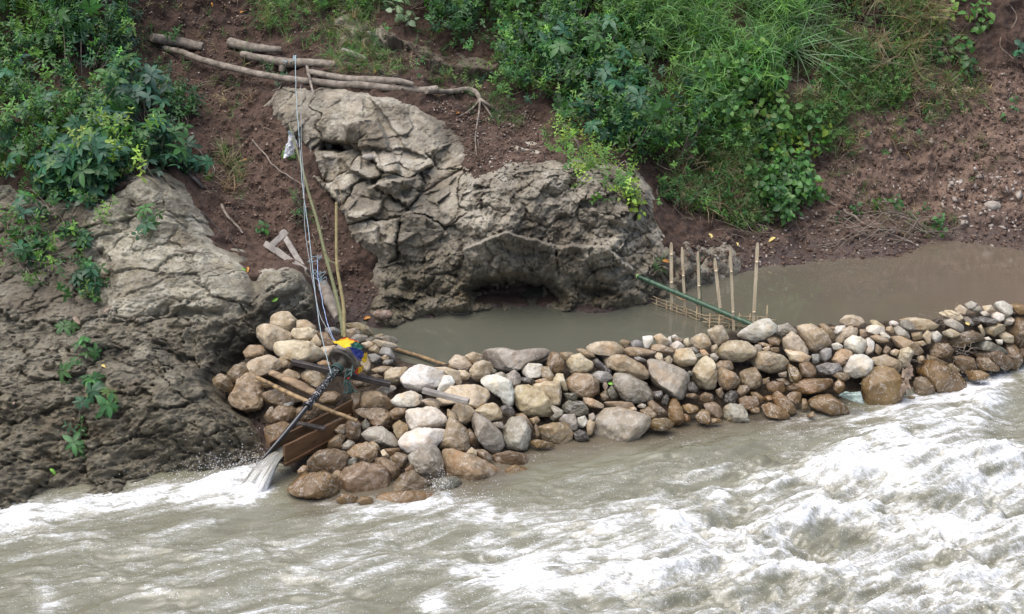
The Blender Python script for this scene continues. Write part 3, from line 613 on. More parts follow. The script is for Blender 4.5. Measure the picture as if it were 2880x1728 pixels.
# ------------------------------------------------------------------ the stones of the dam, each outlined from the survey: scale, offset, then "colour outline"
SETS = [((.2426, 580, 840), """T 745 190 850 150 960 175 1055 280 1040 350 970 395 870 360 750 290;t 1050 245 1150 255 1250 330 1270 385 1180 370 1060 340;T 985 410 1040 345 1200 345 1285 400 1280 455 1180 495 1050 480
T 590 330 680 292 800 330 960 420 1030 490 900 500 810 500 790 600 700 560 610 430;T 800 560 830 490 1000 480 1170 510 1330 610 1350 690 1250 740 1050 710 870 700 810 650;t 1190 520 1280 420 1330 500 1330 555 1230 560
B 1290 395 1400 410 1490 550 1340 555;T 1330 560 1500 550 1470 650 1340 710;b 430 610 510 540 640 550 680 610 650 660 480 690;T 470 730 560 680 720 660 810 720 885 810 860 850 720 880 580 900 520 840
b 830 700 880 680 1000 770 980 810 890 790;B 245 860 330 790 460 750 500 850 420 910 330 990 270 950;B 80 930 160 870 250 920 310 1020 270 1085 170 1060 90 990;b 270 1120 380 950 510 860 620 950 660 1100 640 1240 560 1290 420 1300 300 1200
O 645 985 700 980 740 1020 720 1045 660 1030;b 885 860 980 815 1080 870 1100 920 1040 955;b 1100 880 1180 810 1330 830 1430 880 1360 960 1290 1050 1180 1000 1100 930;B 665 1090 790 1040 950 1120 1130 1190 1050 1230 800 1245 690 1200
B 745 1340 860 1250 990 1240 1060 1310 1030 1400 900 1440 770 1420;B 670 1370 740 1270 790 1260 760 1340 760 1440 690 1450;B 1060 1260 1170 1240 1340 1290 1300 1360 1130 1420 1050 1400;G 895 1215 1000 1205 1010 1240 930 1255
B 1315 1160 1380 1090 1490 1075 1565 1130 1560 1190 1470 1240 1340 1200;B 680 1500 900 1440 1000 1480 900 1600 790 1740 700 1700;t 1610 290 1740 275 1840 330 1930 440 1830 445 1780 400 1770 350 1640 345;t 1620 365 1710 345 1785 390 1760 430 1640 460
G 1380 340 1480 330 1560 380 1550 410 1400 405;D 1470 245 1540 200 1615 190 1610 270 1500 300;g 1670 450 1740 415 1870 440 1860 490 1760 510;G 1850 470 1920 450 1980 460 1930 510 1880 500
T 1930 500 1990 475 2150 520 2220 570 2150 585 2000 560;b 1950 430 2020 410 2070 425 2000 460;g 1990 460 2100 430 2180 450 2220 490 2200 520 2120 505;T 1800 520 1880 495 1940 520 1900 580 1850 580
b 1880 590 1960 535 2015 590 2010 650 1930 640;G 2005 620 2050 565 2130 590 2170 660 2195 740 2120 690 2080 645 2020 640;b 2030 680 2080 650 2120 690 2100 710 2050 720;G 1860 660 1960 640 2030 690 2040 750 1960 780 1880 720
G 2045 740 2080 710 2160 715 2170 745 2100 775 2050 765;t 1790 740 1850 640 1900 770 1905 850 1870 885 1820 830;b 1925 820 2020 785 2200 790 2210 810 2090 830 2070 890 1950 870;t 2070 850 2150 810 2340 800 2280 880 2260 960 2180 1000 2100 980
B 1910 890 1990 875 2050 920 1960 925;g 1965 1075 2080 1010 2180 1005 2200 1050 2160 1100 2070 1140;B 1690 960 1850 930 1900 1010 1760 1040;b 1290 720 1400 715 1480 770 1470 800 1350 790"""),
((.2829, 780, 1100), """b 810 60 870 5 960 0 1060 50 1150 110 1170 160 1100 195 950 180 820 140;B 730 60 800 0 830 20 810 130 850 170 790 200 830 300 770 250 735 150;B 780 190 860 170 1000 180 1110 240 1160 340 1120 395 1040 370 930 330 900 270 830 240
W 1130 90 1200 30 1320 5 1430 50 1435 130 1330 165 1190 155;t 1440 90 1500 75 1590 90 1620 130 1600 180 1500 160;W 1285 190 1330 165 1580 170 1680 230 1680 310 1640 385 1480 370 1330 375 1290 290;W 1215 480 1270 410 1400 370 1600 390 1670 450 1660 500 1560 550 1440 570 1310 615 1230 560
g 840 430 920 360 1050 370 1150 440 1205 520 1170 560 1040 540 900 490;b 1150 330 1220 295 1300 340 1300 400 1210 480 1170 410;B 1100 220 1180 170 1270 180 1280 260 1180 300;B 660 390 700 300 780 285 830 340 825 430 790 510 700 490 660 440
K 835 320 880 280 920 330 910 360 850 390;b 570 380 620 340 690 330 660 430 600 435;B 500 560 520 490 590 440 680 450 640 520 635 580 540 585;g 635 540 700 490 770 510 760 550 700 590 640 580
b 700 590 790 530 900 515 980 570 990 640 930 715 850 700 740 640;b 915 510 960 500 1020 570 1020 630 985 640 950 560;T 1030 600 1060 580 1115 650 1100 680 1050 640;B 310 680 420 600 560 580 690 600 700 660 640 770 540 850 430 830 340 840 305 760
K 685 700 760 655 795 690 780 720 690 750;B 980 660 1060 660 1170 720 1225 790 1210 850 1140 900 1090 830 1000 720;B 1120 660 1200 610 1290 640 1300 690 1260 760 1220 770 1150 700;B 1060 570 1210 570 1220 600 1130 650
g 1305 650 1400 580 1560 545 1630 580 1650 690 1640 830 1580 890 1440 850 1370 780 1320 710;b 1650 640 1680 580 1780 600 1960 660 2120 740 2230 810 2200 890 2040 930 1830 930 1820 860 1700 850 1650 770;B 1140 950 1230 820 1340 795 1440 880 1530 940 1520 1020 1300 1000 1170 1000
K 1530 950 1560 890 1780 855 1830 930 1640 1050 1550 1050;B 600 850 680 760 850 715 980 740 1080 850 1130 960 1080 1020 960 1060 800 1065 680 1000 610 930;O 110 990 280 840 480 830 560 910 610 1010 570 1085 400 1090 290 1085 200 1050;b 535 840 580 790 635 790 600 850 550 875
O 600 1090 650 1040 800 1070 780 1130 640 1140;O 800 1110 850 1070 960 1080 960 1140 870 1170;O 980 1090 1080 1025 1300 1015 1550 1040 1640 1100 1500 1150 1280 1160 1080 1130;t 1730 190 1800 125 1920 160 1970 210 1940 290 1880 335 1790 290
t 1960 190 2060 125 2150 120 2240 220 2230 270 2120 300 2050 260;b 1690 270 1800 330 1930 450 1920 540 1880 615 1820 590 1700 580 1610 560 1650 480 1670 400;g 1940 300 1980 225 2100 300 2230 440 2250 540 2200 620 2110 600 2010 500;B 1900 390 1930 380 1980 480 1970 540 1930 540
t 1880 620 1940 560 1985 600 1980 640;B 1970 580 2050 580 2130 640 2120 690 1990 650;t 1690 180 1780 230 1790 270 1760 300 1690 250;B 2140 640 2300 600 2474 620 2500 700 2400 760 2200 740;O 2260 800 2380 755 2474 790 2500 880 2330 890;B 1270 780 1330 730 1370 800 1290 830;O 200 790 260 740 310 750 300 830 220 850"""),
((.2831, 1060, 920), """w 245 500 320 400 420 380 520 400 640 450 670 530 640 590 520 650 400 640 280 590;w 600 640 670 480 750 480 770 550 740 620 680 640;T 590 710 760 590 950 575 1080 630 1110 690 1060 760 980 810 880 780 780 760 650 780;T 550 405 700 400 820 440 835 560 770 580 760 500 660 460
T 810 430 880 440 930 490 910 525 830 520;T 720 330 790 280 880 300 940 390 900 440 800 410;t 880 280 960 250 1050 280 1040 330 960 375 900 340;g 1055 280 1120 230 1250 210 1380 240 1550 220 1680 235 1715 290 1650 330 1530 345 1400 420 1280 445 1200 440 1150 380 1060 330
T 920 440 960 360 1040 335 1120 360 1150 430 1120 480 1040 490 1030 540 960 530;K 1145 410 1190 430 1190 460 1150 470;W 1040 550 1060 490 1180 480 1290 530 1350 660 1355 790 1290 790 1220 770 1230 710 1100 620;D 1215 800 1280 780 1350 800 1375 870 1320 905 1250 870
g 1170 470 1230 445 1290 480 1280 500;g 1290 470 1370 430 1420 470 1430 530 1350 615 1310 550;W 1440 440 1520 365 1640 375 1655 440 1600 500 1530 515;b 1640 400 1700 395 1760 480 1720 540 1630 490;B 1690 370 1720 250 1800 270 1860 340 1860 430 1780 470
D 1430 500 1540 520 1570 570 1450 555;b 1560 540 1680 510 1720 540 1620 560;T 1530 590 1640 550 1830 545 1830 650 1810 770 1750 780 1690 720 1600 640;T 1750 530 1790 465 1850 470 1895 610 1850 640 1830 560
t 1355 680 1400 590 1500 575 1640 660 1780 850 1730 890 1490 880 1400 800;g 1255 1000 1340 890 1450 900 1530 1040 1530 1130 1490 1220 1270 1210 1250 1130;b 1380 860 1470 870 1560 1010 1540 1070 1500 990;g 1150 950 1250 945 1260 1010 1210 1000
b 1880 530 1960 465 2110 470 2210 550 2210 650 2120 705 2000 690 1900 610;T 1880 370 1940 280 2020 270 2140 350 2145 400 2060 460 1920 470;b 1820 260 1900 250 1975 260 1880 320 1840 330;b 1980 230 2040 215 2150 260 2165 300 2060 300
T 2085 200 2150 165 2360 145 2460 210 2450 260 2350 290 2180 270;D 2120 310 2200 310 2330 440 2300 460 2180 390;G 2120 470 2200 440 2300 450 2340 510 2260 560 2180 540;K 1860 660 1980 655 1990 720 1900 730;t 2045 700 2150 720 2250 770 2240 805 2130 800 2060 750
K 1845 800 1930 735 2050 740 2100 810 2080 860 1980 890 1870 850;g 1730 780 1850 830 1840 880 1760 930 1720 910 1780 860;g 1810 930 1860 870 1960 870 1998 940 1990 1010 1940 1030 1850 980;W 1995 910 2060 885 2095 930 2050 1000 2000 1000
g 2100 870 2150 855 2175 900 2150 930 2110 920;t 2075 970 2120 920 2165 960 2140 1060 2100 1080;b 1610 990 1750 960 1890 955 1945 1060 1930 1120 1850 1170 1660 1150 1610 1080;B 1565 990 1590 960 1620 1070 1610 1115 1580 1080
D 1950 1080 2010 1020 2080 1050 2105 1120 2010 1140;b 1510 920 1590 890 1620 930 1570 970;O 1520 1160 1600 1140 1740 1180 1760 1220 1600 1220"""),
((.2696, 1600, 840), """g 215 1460 290 1250 390 1150 530 1135 700 1190 830 1220 830 1320 750 1420 640 1500 400 1520 230 1510;t 365 650 480 590 620 600 780 690 840 770 810 830 740 840 640 790 460 740;b 585 560 610 515 720 510 870 545 915 570 780 600 650 600
G 630 470 690 430 760 450 770 500 720 515 640 510;b 530 440 570 430 640 450 600 510 560 480;W 770 395 875 390 880 440 830 515 785 520;T 880 410 970 370 1030 430 1040 490 960 500 930 440;b 860 480 950 480 1110 530 1120 560 1000 570 870 540;W 1030 410 1060 395 1075 470 1045 470
W 1070 390 1110 375 1145 410 1080 420;b 1080 430 1150 405 1195 430 1190 450 1090 450;W 1040 495 1130 445 1200 490 1195 520 1130 535;T 1195 430 1240 410 1275 470 1250 500 1200 490;T 1270 430 1360 365 1450 400 1480 480 1430 530 1320 520 1270 470
T 1445 350 1530 300 1590 285 1640 340 1665 420 1600 470 1550 490 1480 430;t 1480 500 1540 480 1550 510 1510 570 1490 560;W 1770 410 1880 310 2010 230 2080 210 2160 280 2140 340 2040 420 1940 460 1830 430;g 2120 360 2180 290 2270 260 2370 310 2360 350 2270 370 2200 410
T 1535 560 1600 480 1740 440 1900 450 1950 510 1920 590 1820 655 1700 660 1580 610;B 2060 420 2140 400 2205 430 2190 490 2110 490;t 1895 630 1970 575 2100 560 2230 590 2285 660 2250 750 2130 780 2010 740 1910 680;b 1970 470 2040 460 2120 490 2060 510
g 1940 490 2000 480 2020 530 1960 580 1930 560;t 2020 530 2080 490 2100 530 2080 555 2030 555;B 2100 510 2180 510 2195 560 2110 555;T 1080 580 1150 530 1270 520 1330 620 1310 680 1200 715 1110 660;G 1250 510 1310 505 1360 550 1330 570
Y 1365 545 1420 535 1465 590 1440 605 1400 600;g 1470 590 1520 570 1560 610 1540 655 1500 650;K 1310 590 1360 570 1400 600 1340 650;T 895 600 930 565 970 580 990 650 940 660;T 995 630 1040 600 1078 630 1070 670 1020 675;G 680 610 740 605 810 645 800 660 730 645
g 820 680 850 640 960 645 1130 720 1230 790 1250 870 1220 960 1190 1040 1110 1040 980 960 860 900 830 800;T 1295 770 1320 690 1420 600 1500 660 1540 800 1540 930 1440 945 1360 930 1300 850;b 1520 690 1580 650 1680 650 1715 720 1690 755 1600 730 1550 740
b 1540 770 1590 720 1720 780 1790 850 1780 900 1650 965 1590 900 1550 850;b 1780 780 1860 740 1940 720 2000 820 2005 900 1900 950 1810 900 1790 840;B 1780 910 1870 905 1880 960 1800 1025 1740 1000;D 1620 1010 1680 960 1740 965 1770 1030 1720 1090 1620 1095
B 1530 960 1590 930 1615 990 1600 1040 1550 1010;g 455 890 490 790 620 800 790 880 880 980 870 1060 740 1095 580 1060 490 970;K 400 960 440 910 510 1030 440 1060;B 330 1000 380 950 420 1040 350 1070;b 370 1090 480 1075 640 1080 680 1130 600 1160 440 1130
g 715 1120 760 1095 805 1110 790 1145 730 1140;t 630 1150 680 1130 710 1170 640 1180;B 740 1170 830 1130 900 1180 915 1250 850 1290 790 1200;B 820 1090 880 1065 1000 1160 1025 1220 980 1260 920 1230;O 1030 1150 1060 1060 1110 1045 1180 1150 1205 1260 1170 1320 1080 1310 1035 1230
D 960 1080 1000 1000 1040 1020 1020 1110 970 1120;D 880 970 960 960 985 1020 930 1070 890 1030;O 1185 1120 1250 1100 1340 1120 1360 1170 1290 1205 1200 1180;B 1220 1000 1300 990 1355 1020 1320 1050 1230 1030;B 1360 1020 1420 980 1500 1000 1500 1060 1420 1090 1370 1070
B 1405 1110 1490 1080 1560 1130 1600 1220 1560 1265 1480 1230 1430 1170;O 1315 1260 1380 1180 1440 1200 1470 1300 1440 1335 1330 1310;O 1460 1270 1580 1280 1580 1310 1480 1330;O 1190 1200 1260 1240 1270 1280 1220 1290;g 1610 1150 1680 1100 1790 1105 1850 1190 1880 1290 1800 1310 1620 1300
B 1770 1060 1840 1020 1960 1025 1980 1100 1940 1160 1840 1175 1780 1120;O 2060 900 2130 865 2230 880 2255 960 2200 1000 2100 990;O 1880 980 1960 990 2045 1060 2040 1120 1980 1120 1950 1050;O 2000 1150 2080 1115 2200 1170 2290 1250 2250 1275 2080 1270 2020 1210
O 2110 1050 2160 1000 2250 1060 2340 1150 2360 1210 2300 1230 2180 1170;g 2185 790 2270 760 2270 820 2200 820;B 2010 850 2090 820 2090 880 2030 900;O 2040 1030 2110 1010 2130 1040 2080 1090;O 800 1370 890 1280 1000 1270 1085 1340 1030 1400 880 1400
B 2165 850 2240 830 2300 880 2290 910 2220 890;K 1245 760 1285 755 1285 800 1250 810;D 1240 880 1300 870 1350 940 1320 985 1240 980;B 2285 700 2330 720 2374 790 2374 880 2310 860 2280 760;B 2260 920 2330 910 2380 930 2370 965 2270 955;O 1880 1190 1960 1160 1980 1210 1900 1220"""),
((.2749, 2200, 820), """T 0 510 90 420 160 460 260 580 265 630 190 650 20 620;T 30 610 150 600 290 660 240 730 100 710;t 155 370 280 340 400 400 495 510 480 550 400 590 360 625 290 610 210 480;b 375 350 430 335 520 420 540 470 500 485 420 420;T 595 310 640 260 720 240 800 260 835 310 780 355 690 355 610 340
W 520 400 560 360 640 345 630 390 560 440 525 440;T 550 480 600 400 680 355 750 390 760 460 650 470 620 540 560 520;W 625 510 700 455 790 470 880 520 890 560 830 620 740 640 660 600;W 850 490 890 475 940 520 940 590 880 650 850 640 890 560;W 505 550 560 525 620 555 610 590 530 595
Y 515 700 550 610 630 585 710 610 700 660 640 700 650 740 590 770 540 720;G 385 640 440 580 500 590 500 680 440 720 395 700;G 350 780 440 735 560 735 610 800 560 840 440 855 370 830;W 615 780 680 680 810 645 910 690 925 780 860 850 760 885 660 850
t 920 690 1050 655 1180 700 1220 770 1190 820 1100 790 940 770;O 815 900 880 810 1000 770 1100 790 1200 860 1245 960 1230 1080 1150 1180 1020 1250 900 1170 820 1010;O 60 750 150 790 200 860 190 930 130 950 80 880;B 170 760 270 725 345 800 340 860 280 890 210 850
O 90 970 220 910 300 900 480 880 505 930 430 1000 300 1050 200 1060;B 500 860 560 830 660 840 685 880 640 915 570 890;O 525 980 575 900 630 940 640 1020 590 1050 530 1020;O 50 1070 120 1020 190 1040 190 1120 130 1165 70 1140;O 265 1120 350 1080 450 1080 570 1150 670 1250 660 1280 500 1290 360 1250 280 1180
O 200 1110 250 1100 260 1200 210 1210;t 900 300 950 295 1040 340 1050 375 980 350 910 330;W 860 370 920 345 1040 355 1050 400 960 440 870 425;W 1095 315 1140 300 1190 325 1180 355 1110 355;W 990 430 1050 420 1105 460 1090 495 1040 480;b 900 470 960 445 1060 480 1090 510 1000 530 930 510
g 1130 370 1200 355 1280 410 1310 470 1270 480 1180 450;b 1060 370 1110 350 1150 420 1120 425 1070 400;t 1200 320 1300 275 1480 280 1590 340 1570 390 1430 395 1310 385;g 1205 310 1270 290 1370 350 1370 400 1280 400 1210 370;T 1610 230 1680 195 1790 215 1850 260 1790 290 1640 260
T 1765 185 1830 140 1890 180 1880 240 1830 230;g 1870 130 1930 100 1990 120 1990 170 1910 190;g 1910 190 2000 145 2040 180 1990 215;W 1660 290 1730 275 1850 340 1855 410 1780 390 1670 340;W 2020 220 2080 200 2120 240 2070 260;T 2045 160 2130 140 2170 190 2100 220
W 2170 130 2250 100 2340 140 2360 210 2290 260 2240 210 2175 180;W 2130 250 2200 215 2280 240 2275 290 2220 315 2150 280;D 1930 270 2000 260 2180 280 2190 320 2080 330 1980 310;W 2265 290 2320 255 2375 280 2350 330 2290 355;t 2080 390 2170 325 2260 340 2275 390 2180 460 2100 440
B 2290 350 2380 290 2474 270 2560 300 2600 480 2500 570 2400 560 2330 440;G 1840 260 1900 265 1965 330 1940 350 1850 290;W 1510 420 1580 405 1630 450 1620 510 1570 525 1520 480;T 1435 470 1470 400 1525 440 1520 520 1480 535;T 1640 430 1720 385 1810 410 1820 440 1740 480 1650 470
b 1320 440 1430 415 1440 470 1350 510;b 1100 500 1200 465 1330 520 1440 600 1430 640 1330 640 1180 580;b 1340 530 1440 505 1475 535 1430 560;B 1720 530 1810 440 1910 395 2010 430 2055 490 1930 510 1850 580 1760 570;B 1510 600 1560 540 1690 530 1750 600 1720 660 1650 700 1540 660
K 1920 540 1960 505 2100 510 2230 560 2300 620 2220 640 2080 600 1950 600;B 1940 640 2040 600 2190 620 2340 700 2360 760 2280 790 2160 740 2000 680;B 1730 690 1830 660 1950 680 1985 780 1940 830 1840 830 1780 750;B 1985 690 2100 680 2220 760 2210 800 2050 810 2000 790
B 2270 530 2350 520 2410 580 2465 700 2430 800 2370 790 2340 700 2290 620;t 2200 450 2280 415 2350 450 2370 520 2270 520;T 1175 680 1210 590 1270 565 1330 610 1310 700 1300 770 1210 780;T 1090 630 1150 590 1195 600 1170 660;B 1030 620 1060 555 1110 590 1080 650
B 940 600 960 540 1020 580 1000 650;O 1360 800 1460 720 1560 710 1700 800 1870 930 1880 1010 1800 1080 1650 1050 1540 950 1400 880;B 1355 900 1440 880 1500 920 1560 1020 1540 1060 1380 1060 1345 980;b 1620 760 1740 735 1810 790 1800 830 1720 830;b 1380 680 1440 655 1460 700 1400 730
T 1750 850 1820 840 1825 880 1790 890;W 2065 480 2110 465 2140 490 2100 505;W 2180 500 2250 490 2255 540 2210 545;t 2000 370 2030 345 2080 430 2060 455;O 1850 860 2000 830 2090 860 2080 920 1920 940;O 235 1300 300 1250 320 1290 260 1320;b 790 390 840 390 870 450 800 480;b 700 370 760 370 780 420 740 440
b 480 370 570 360 590 385 510 395;G 300 650 370 640 380 720 320 740;b 1360 1070 1340 1110 1270 1100 1290 1070;O 2330 140 2420 130 2560 150 2560 240 2420 240 2370 200;B 2400 570 2474 580 2560 640 2480 690 2420 640;B 1480 660 1600 700 1700 720 1600 740 1500 720""")]
PALC = dict(w=(.78, .77, .74, .05), W=(.62, .59, .51, .05), T=(.485, .40, .275, .12), t=(.395, .315, .205, .2), b=(.29, .212, .122, .45), B=(.185, .127, .068, .75), O=(.20, .125, .05, 1.), G=(.24, .23, .21, .3), g=(.30, .268, .215, .45), K=(.15, .145, .105, .7), D=(.065, .055, .046, .8), Y=(.46, .33, .19, .1))
CNAME = dict(w='chalk white', W='whitish', T='pale tan', t='beige', b='light brown', B='wet brown', O='wet orange-brown', G='slate grey', g='brownish grey', K='greenish grey', D='nearly black', Y='yellowish')
ICO = {}
def ico(n):
    if n not in ICO:
        import bmesh
        b = bmesh.new(); bmesh.ops.create_icosphere(b, subdivisions=n, radius=1); b.verts.ensure_lookup_table()
        ICO[n] = (np.array([v.co[:] for v in b.verts]), np.array([[v.index for v in f.verts] for f in b.faces])); b.free()
    return ICO[n]
def outline_r(p):          # outline -> smooth radius over 72 angles about its centre
    x, y = p[:, 0], p[:, 1]; x2, y2 = np.roll(x, -1), np.roll(y, -1); cr = x*y2-x2*y; A = cr.sum()/2
    c = np.array([((x+x2)*cr).sum()/(6*A), ((y+y2)*cr).sum()/(6*A)]); q = p-c
    th = np.arange(72)*2*math.pi/72; R = np.zeros(72)
    for k in range(len(q)):
        a, b = q[k], q[(k+1) % len(q)]; e = b-a
        den = np.cos(th)*e[1]-np.sin(th)*e[0]
        with np.errstate(divide='ignore', invalid='ignore'):
            r = (a[0]*e[1]-a[1]*e[0])/den; s = (a[0]*np.sin(th)-a[1]*np.cos(th))/den
        # point on segment: a+s'*e with cross
            s = np.where(np.abs(e[0]) > np.abs(e[1]), (r*np.cos(th)-a[0])/(e[0]+1e-12), (r*np.sin(th)-a[1])/(e[1]+1e-12))
        ok = (r > 0) & (s > -.001) & (s < 1.001); R[ok] = np.maximum(R[ok], r[ok])
    R[R == 0] = R[R > 0].mean()
    k = np.exp(-(np.arange(-4, 5)/.9)**2); k /= k.sum()
    R = sum(w_*np.roll(R, j) for w_, j in zip(k, range(-4, 5)))
    return c, R*1.075
STONES = []
def stone(code, p, seed):
    rr = np.random.default_rng(seed); c, R = outline_r(p); wd, hg = np.ptp(p[:, 0]), np.ptp(p[:, 1])
    Y, s = face(c[0], c[1]); Cp = atY(c[0], c[1], Y); mpp = ((Cp-CAM) @ FW)/FPX
    V, F = ico(5 if max(wd, hg) > 55 else 4); d = V
    Rm = np.array(Matrix.Rotation(rr.uniform(0, 6.28), 3, 'Z')); d = d @ Rm.T
    th = (np.arctan2(d[:, 1], d[:, 0]) % (2*math.pi))/(2*math.pi)*72; i0 = np.floor(th).astype(int) % 72; f = th-np.floor(th)
    r = R[i0]*(1-f)+R[(i0+1) % 72]*f
    cp = np.sqrt(d[:, 0]**2+d[:, 1]**2); sp = d[:, 2]
    ex = rr.uniform(.62, .9); T = min(math.sqrt(wd*hg), 1.5*min(wd, hg))*rr.uniform(.40, .54)
    cx, cy = np.cos(th*2*math.pi/72), np.sin(th*2*math.pi/72)
    L = np.stack([cx*cp**ex*r, cy*cp**ex*r, np.sign(sp)*np.abs(sp)**ex*T], 1); sc = R.mean()
    q = L/np.array([sc, sc, T])
    for k in range(rr.integers(5, 11)):          # worn flat faces
        n = rr.normal(size=3); n[2] = abs(n[2])*.9+.2; n /= np.linalg.norm(n); o = rr.uniform(.5, .84); dd = q @ n-o
        q = q-np.where(dd > 0, dd*.93, 0)[:, None]*n*np.array([.4, .4, 1])
    L = q*np.array([sc, sc, T]); L[:, 0] *= wd*1.06/np.ptp(L[:, 0]); L[:, 1] *= hg*1.06/np.ptp(L[:, 1])
    L[:, 0] += p[:, 0].min()+wd/2-c[0]-(L[:, 0].min()+L[:, 0].max())/2; L[:, 1] += p[:, 1].min()+hg/2-c[1]-(L[:, 1].min()+L[:, 1].max())/2
    rough = (1.9 if code == 'Y' else 1.)*(1.6 if (seed % 7 == 0) else 1)
    nrm = L/(np.linalg.norm(L, axis=1)[:, None]+1e-9); S3 = L/sc+seed*3.7
    L = L+nrm*(fbm(S3*1.1, 3, 301)*.10+fbm(S3*3.2, 4, 302, .55)*.10*rough+fbm(S3*9, 3, 303)*.02*rough)[:, None]*sc
    if rough > 1.2: L = L-nrm*(np.clip(.35-worley(S3*2.6, 5)[0], 0, 1)*.35*sc)[:, None]
    L = L*mpp
    fr = (Cp-CAM)/np.linalg.norm(Cp-CAM); rt = np.cross(fr, (0, 0, 1)); rt /= np.linalg.norm(rt); up = np.cross(rt, fr)
    Cc = Cp+fr*(T*mpp*.30)
    if code == 'O' and s < .12: Cc = Cc+np.array([0, -.05, .045])
    P = Cc+L[:, :1]*rt-L[:, 1:2]*up-L[:, 2:]*fr
    o = mk('dam_stone', P, F[:, ::-1].copy(), M['stone'], None, True, None, origin=Cc)
    col = np.array(PALC[code]); j = rr.uniform(.86, 1.14)*(1+rr.normal(size=3)*.018); o.color = tuple(np.clip(col[:3]*j, .02, .8))+(col[3],)
    STONES.append(dict(o=o, code=code, u=c[0], v=c[1], w=wd, h=hg, s=float(s), n=len(p), p=p, a=wd*hg)); return o
_k = 0
for (sc_, ox, oy), txt in SETS:
    for item in txt.replace('\n', ';').split(';'):
        tk = item.split(); q = np.array([float(x) for x in tk[1:]]).reshape(-1, 2)*sc_+np.array([ox, oy]); _k += 1
        stone(tk[0], q, _k)
print('stones', len(STONES))
# ------------------------------------------------------------------ turbine, flume, ropes, bamboo, timber
def fP(u, v, off=0.): return atY(u, v, face(u, v)[0]-off)
def hP(u, v, off=0.):
    p, n = hit(u, v); return p[0]+n[0]*off
def pathY(uv, Y0, Y1):      # pixel path with evenly changing distance
    q = pl(uv); s = np.r_[0, np.cumsum(np.linalg.norm(np.diff(q, axis=0), axis=1))]; s /= s[-1]
    return atY(q[:, 0], q[:, 1], Y0+(Y1-Y0)*s)
def pathH(uv, off):
    q = pl(uv); P, N = hit(q[:, 0], q[:, 1]); return P+N*off
def one(name, label, cat, pts, r, mat, n=9, rough=.12, seg=24, group=None, seed=1, jit=0, **kw):
    p = spline(pts, seg); 
    if jit: p = p+np.stack([fbm(p*6+k*9, 2, seed) for k in range(3)], 1)*jit
    return tag(MB().tube(p, r, n, rough, seed=seed, **kw).build(name, M[mat], auto=60), label, cat, group)
def sheet(corners, nu, nv, wr, th, seed, sc=9, curl=0):    # crumpled thin sheet between four corners, with thickness
    a, b, c, d = [np.array(k, float) for k in corners]; V = []
    for i in range(nv):
        for j in range(nu):
            s, t = j/(nu-1), i/(nv-1); V.append((a*(1-s)+b*s)*(1-t)+(d*(1-s)+c*s)*t)
    V = np.array(V); n = np.cross(b-a, d-a); n /= np.linalg.norm(n)
    if n[1] > 0: n = -n
    L = np.linalg.norm(b-a)
    f = np.stack([fbm(V*sc+seed*5+k*31, 3, seed) for k in range(3)], 1)
    V = V+f*wr*np.array([.5, .5, .5])+n*(np.abs(fbm(V*sc*1.6+seed, 2, seed+5)[:, None])*wr*1.4)
    s = np.tile(np.linspace(-1, 1, nu), nv); V = V+n*(curl*(1-s**2))[:, None]*L
    F = gridF(nv, nu); m = len(V); V2 = np.vstack([V, V-n*th]); G = F[:, ::-1]+m
    rim = [k for k in range(nu)]+[r*nu+nu-1 for r in range(1, nv)]+[(nv-1)*nu+k for k in range(nu-2, -1, -1)]+[r*nu for r in range(nv-2, 0, -1)]
    S = np.array([(rim[k], rim[(k+1) % len(rim)], rim[(k+1) % len(rim)]+m, rim[k]+m) for k in range(len(rim))])
    return V2, np.vstack([F, G, S])
# --- turbine
def atzz(u, v, z): return atZ(np.float64(u), np.float64(v), z)
p1, p2, p3 = atzz(962, 1020, .67), atzz(869, 1138, .50), atzz(722, 1310, .15)
T = empty('hydro_turbine', p3, 'small home-built hydro turbine, dark worn shaft slanting down to the flume mouth', 'turbine')
ax = (p1-p2)/np.linalg.norm(p1-p2)
MB().disc(p1+ax*.0, ax, [(.045, .02), (.045, .05), (.035, .066), (.03, .084), (.006, .1), (0, .108), (0, .119), (.006, .125), (.02, .125), (.024, .12), (.13, .117), (.155, .105), (.17, .07), (.172, .02)], 40).build('generator_drum', M['metal'], T, auto=35)
MB().disc(p1, ax, [(.03, .1), (-.004, .107), (-.008, .114), (-.006, .124), (.0, .129), (.022, .129), (.027, .124)], 40).build('drum_rim', M['dmetal'], T, auto=35)
MB().disc(p1, ax, [(.044, .055), (.028, .053), (.024, .045), (.006, .04), (-.02, .036), (-.05, .033), (-.055, .02)], 24).build('bearing', M['dmetal'], T, auto=35)
MB().tube(np.linspace(p1-ax*.03, p2, 8), [.034, .03, .029, .028, .028, .028, .028, .028], 16).build('shaft_tube', M['tube'], T, auto=50)
MB().disc(p2, ax, [(-.03, .02), (-.03, .042), (-.022, .045), (-.014, .045), (-.012, .026), (.05, .025), (.055, .034), (.075, .034), (.08, .02)], 20).build('flange', M['black'], T, auto=35)
hs = spline([p2, p2*.5+p3*.5+np.array([0, 0, -.008]), p3], 22)
MB().tube(hs, [.022, .021, .02, .018, .014, .01], 12, .08).build('drive_hose', M['black'], T, auto=50)
rp = MB(); B1 = np.cross(ax, (0, 0, 1)); B1 /= np.linalg.norm(B1); B2 = np.cross(B1, ax)
for k in range(4): rp.tube([p1-ax*(.05+k*.012+.006*math.sin(t))+(B1*math.cos(t)+B2*math.sin(t))*(.041+.004*(k % 2)) for t in np.linspace(0, 6.6, 26)], .006, 6)
rp.tube([p1-ax*.185+ax*.006*k+(B1*math.cos(k*1.2)+B2*math.sin(k*1.2))*.031 for k in range(14)], .006, 6)
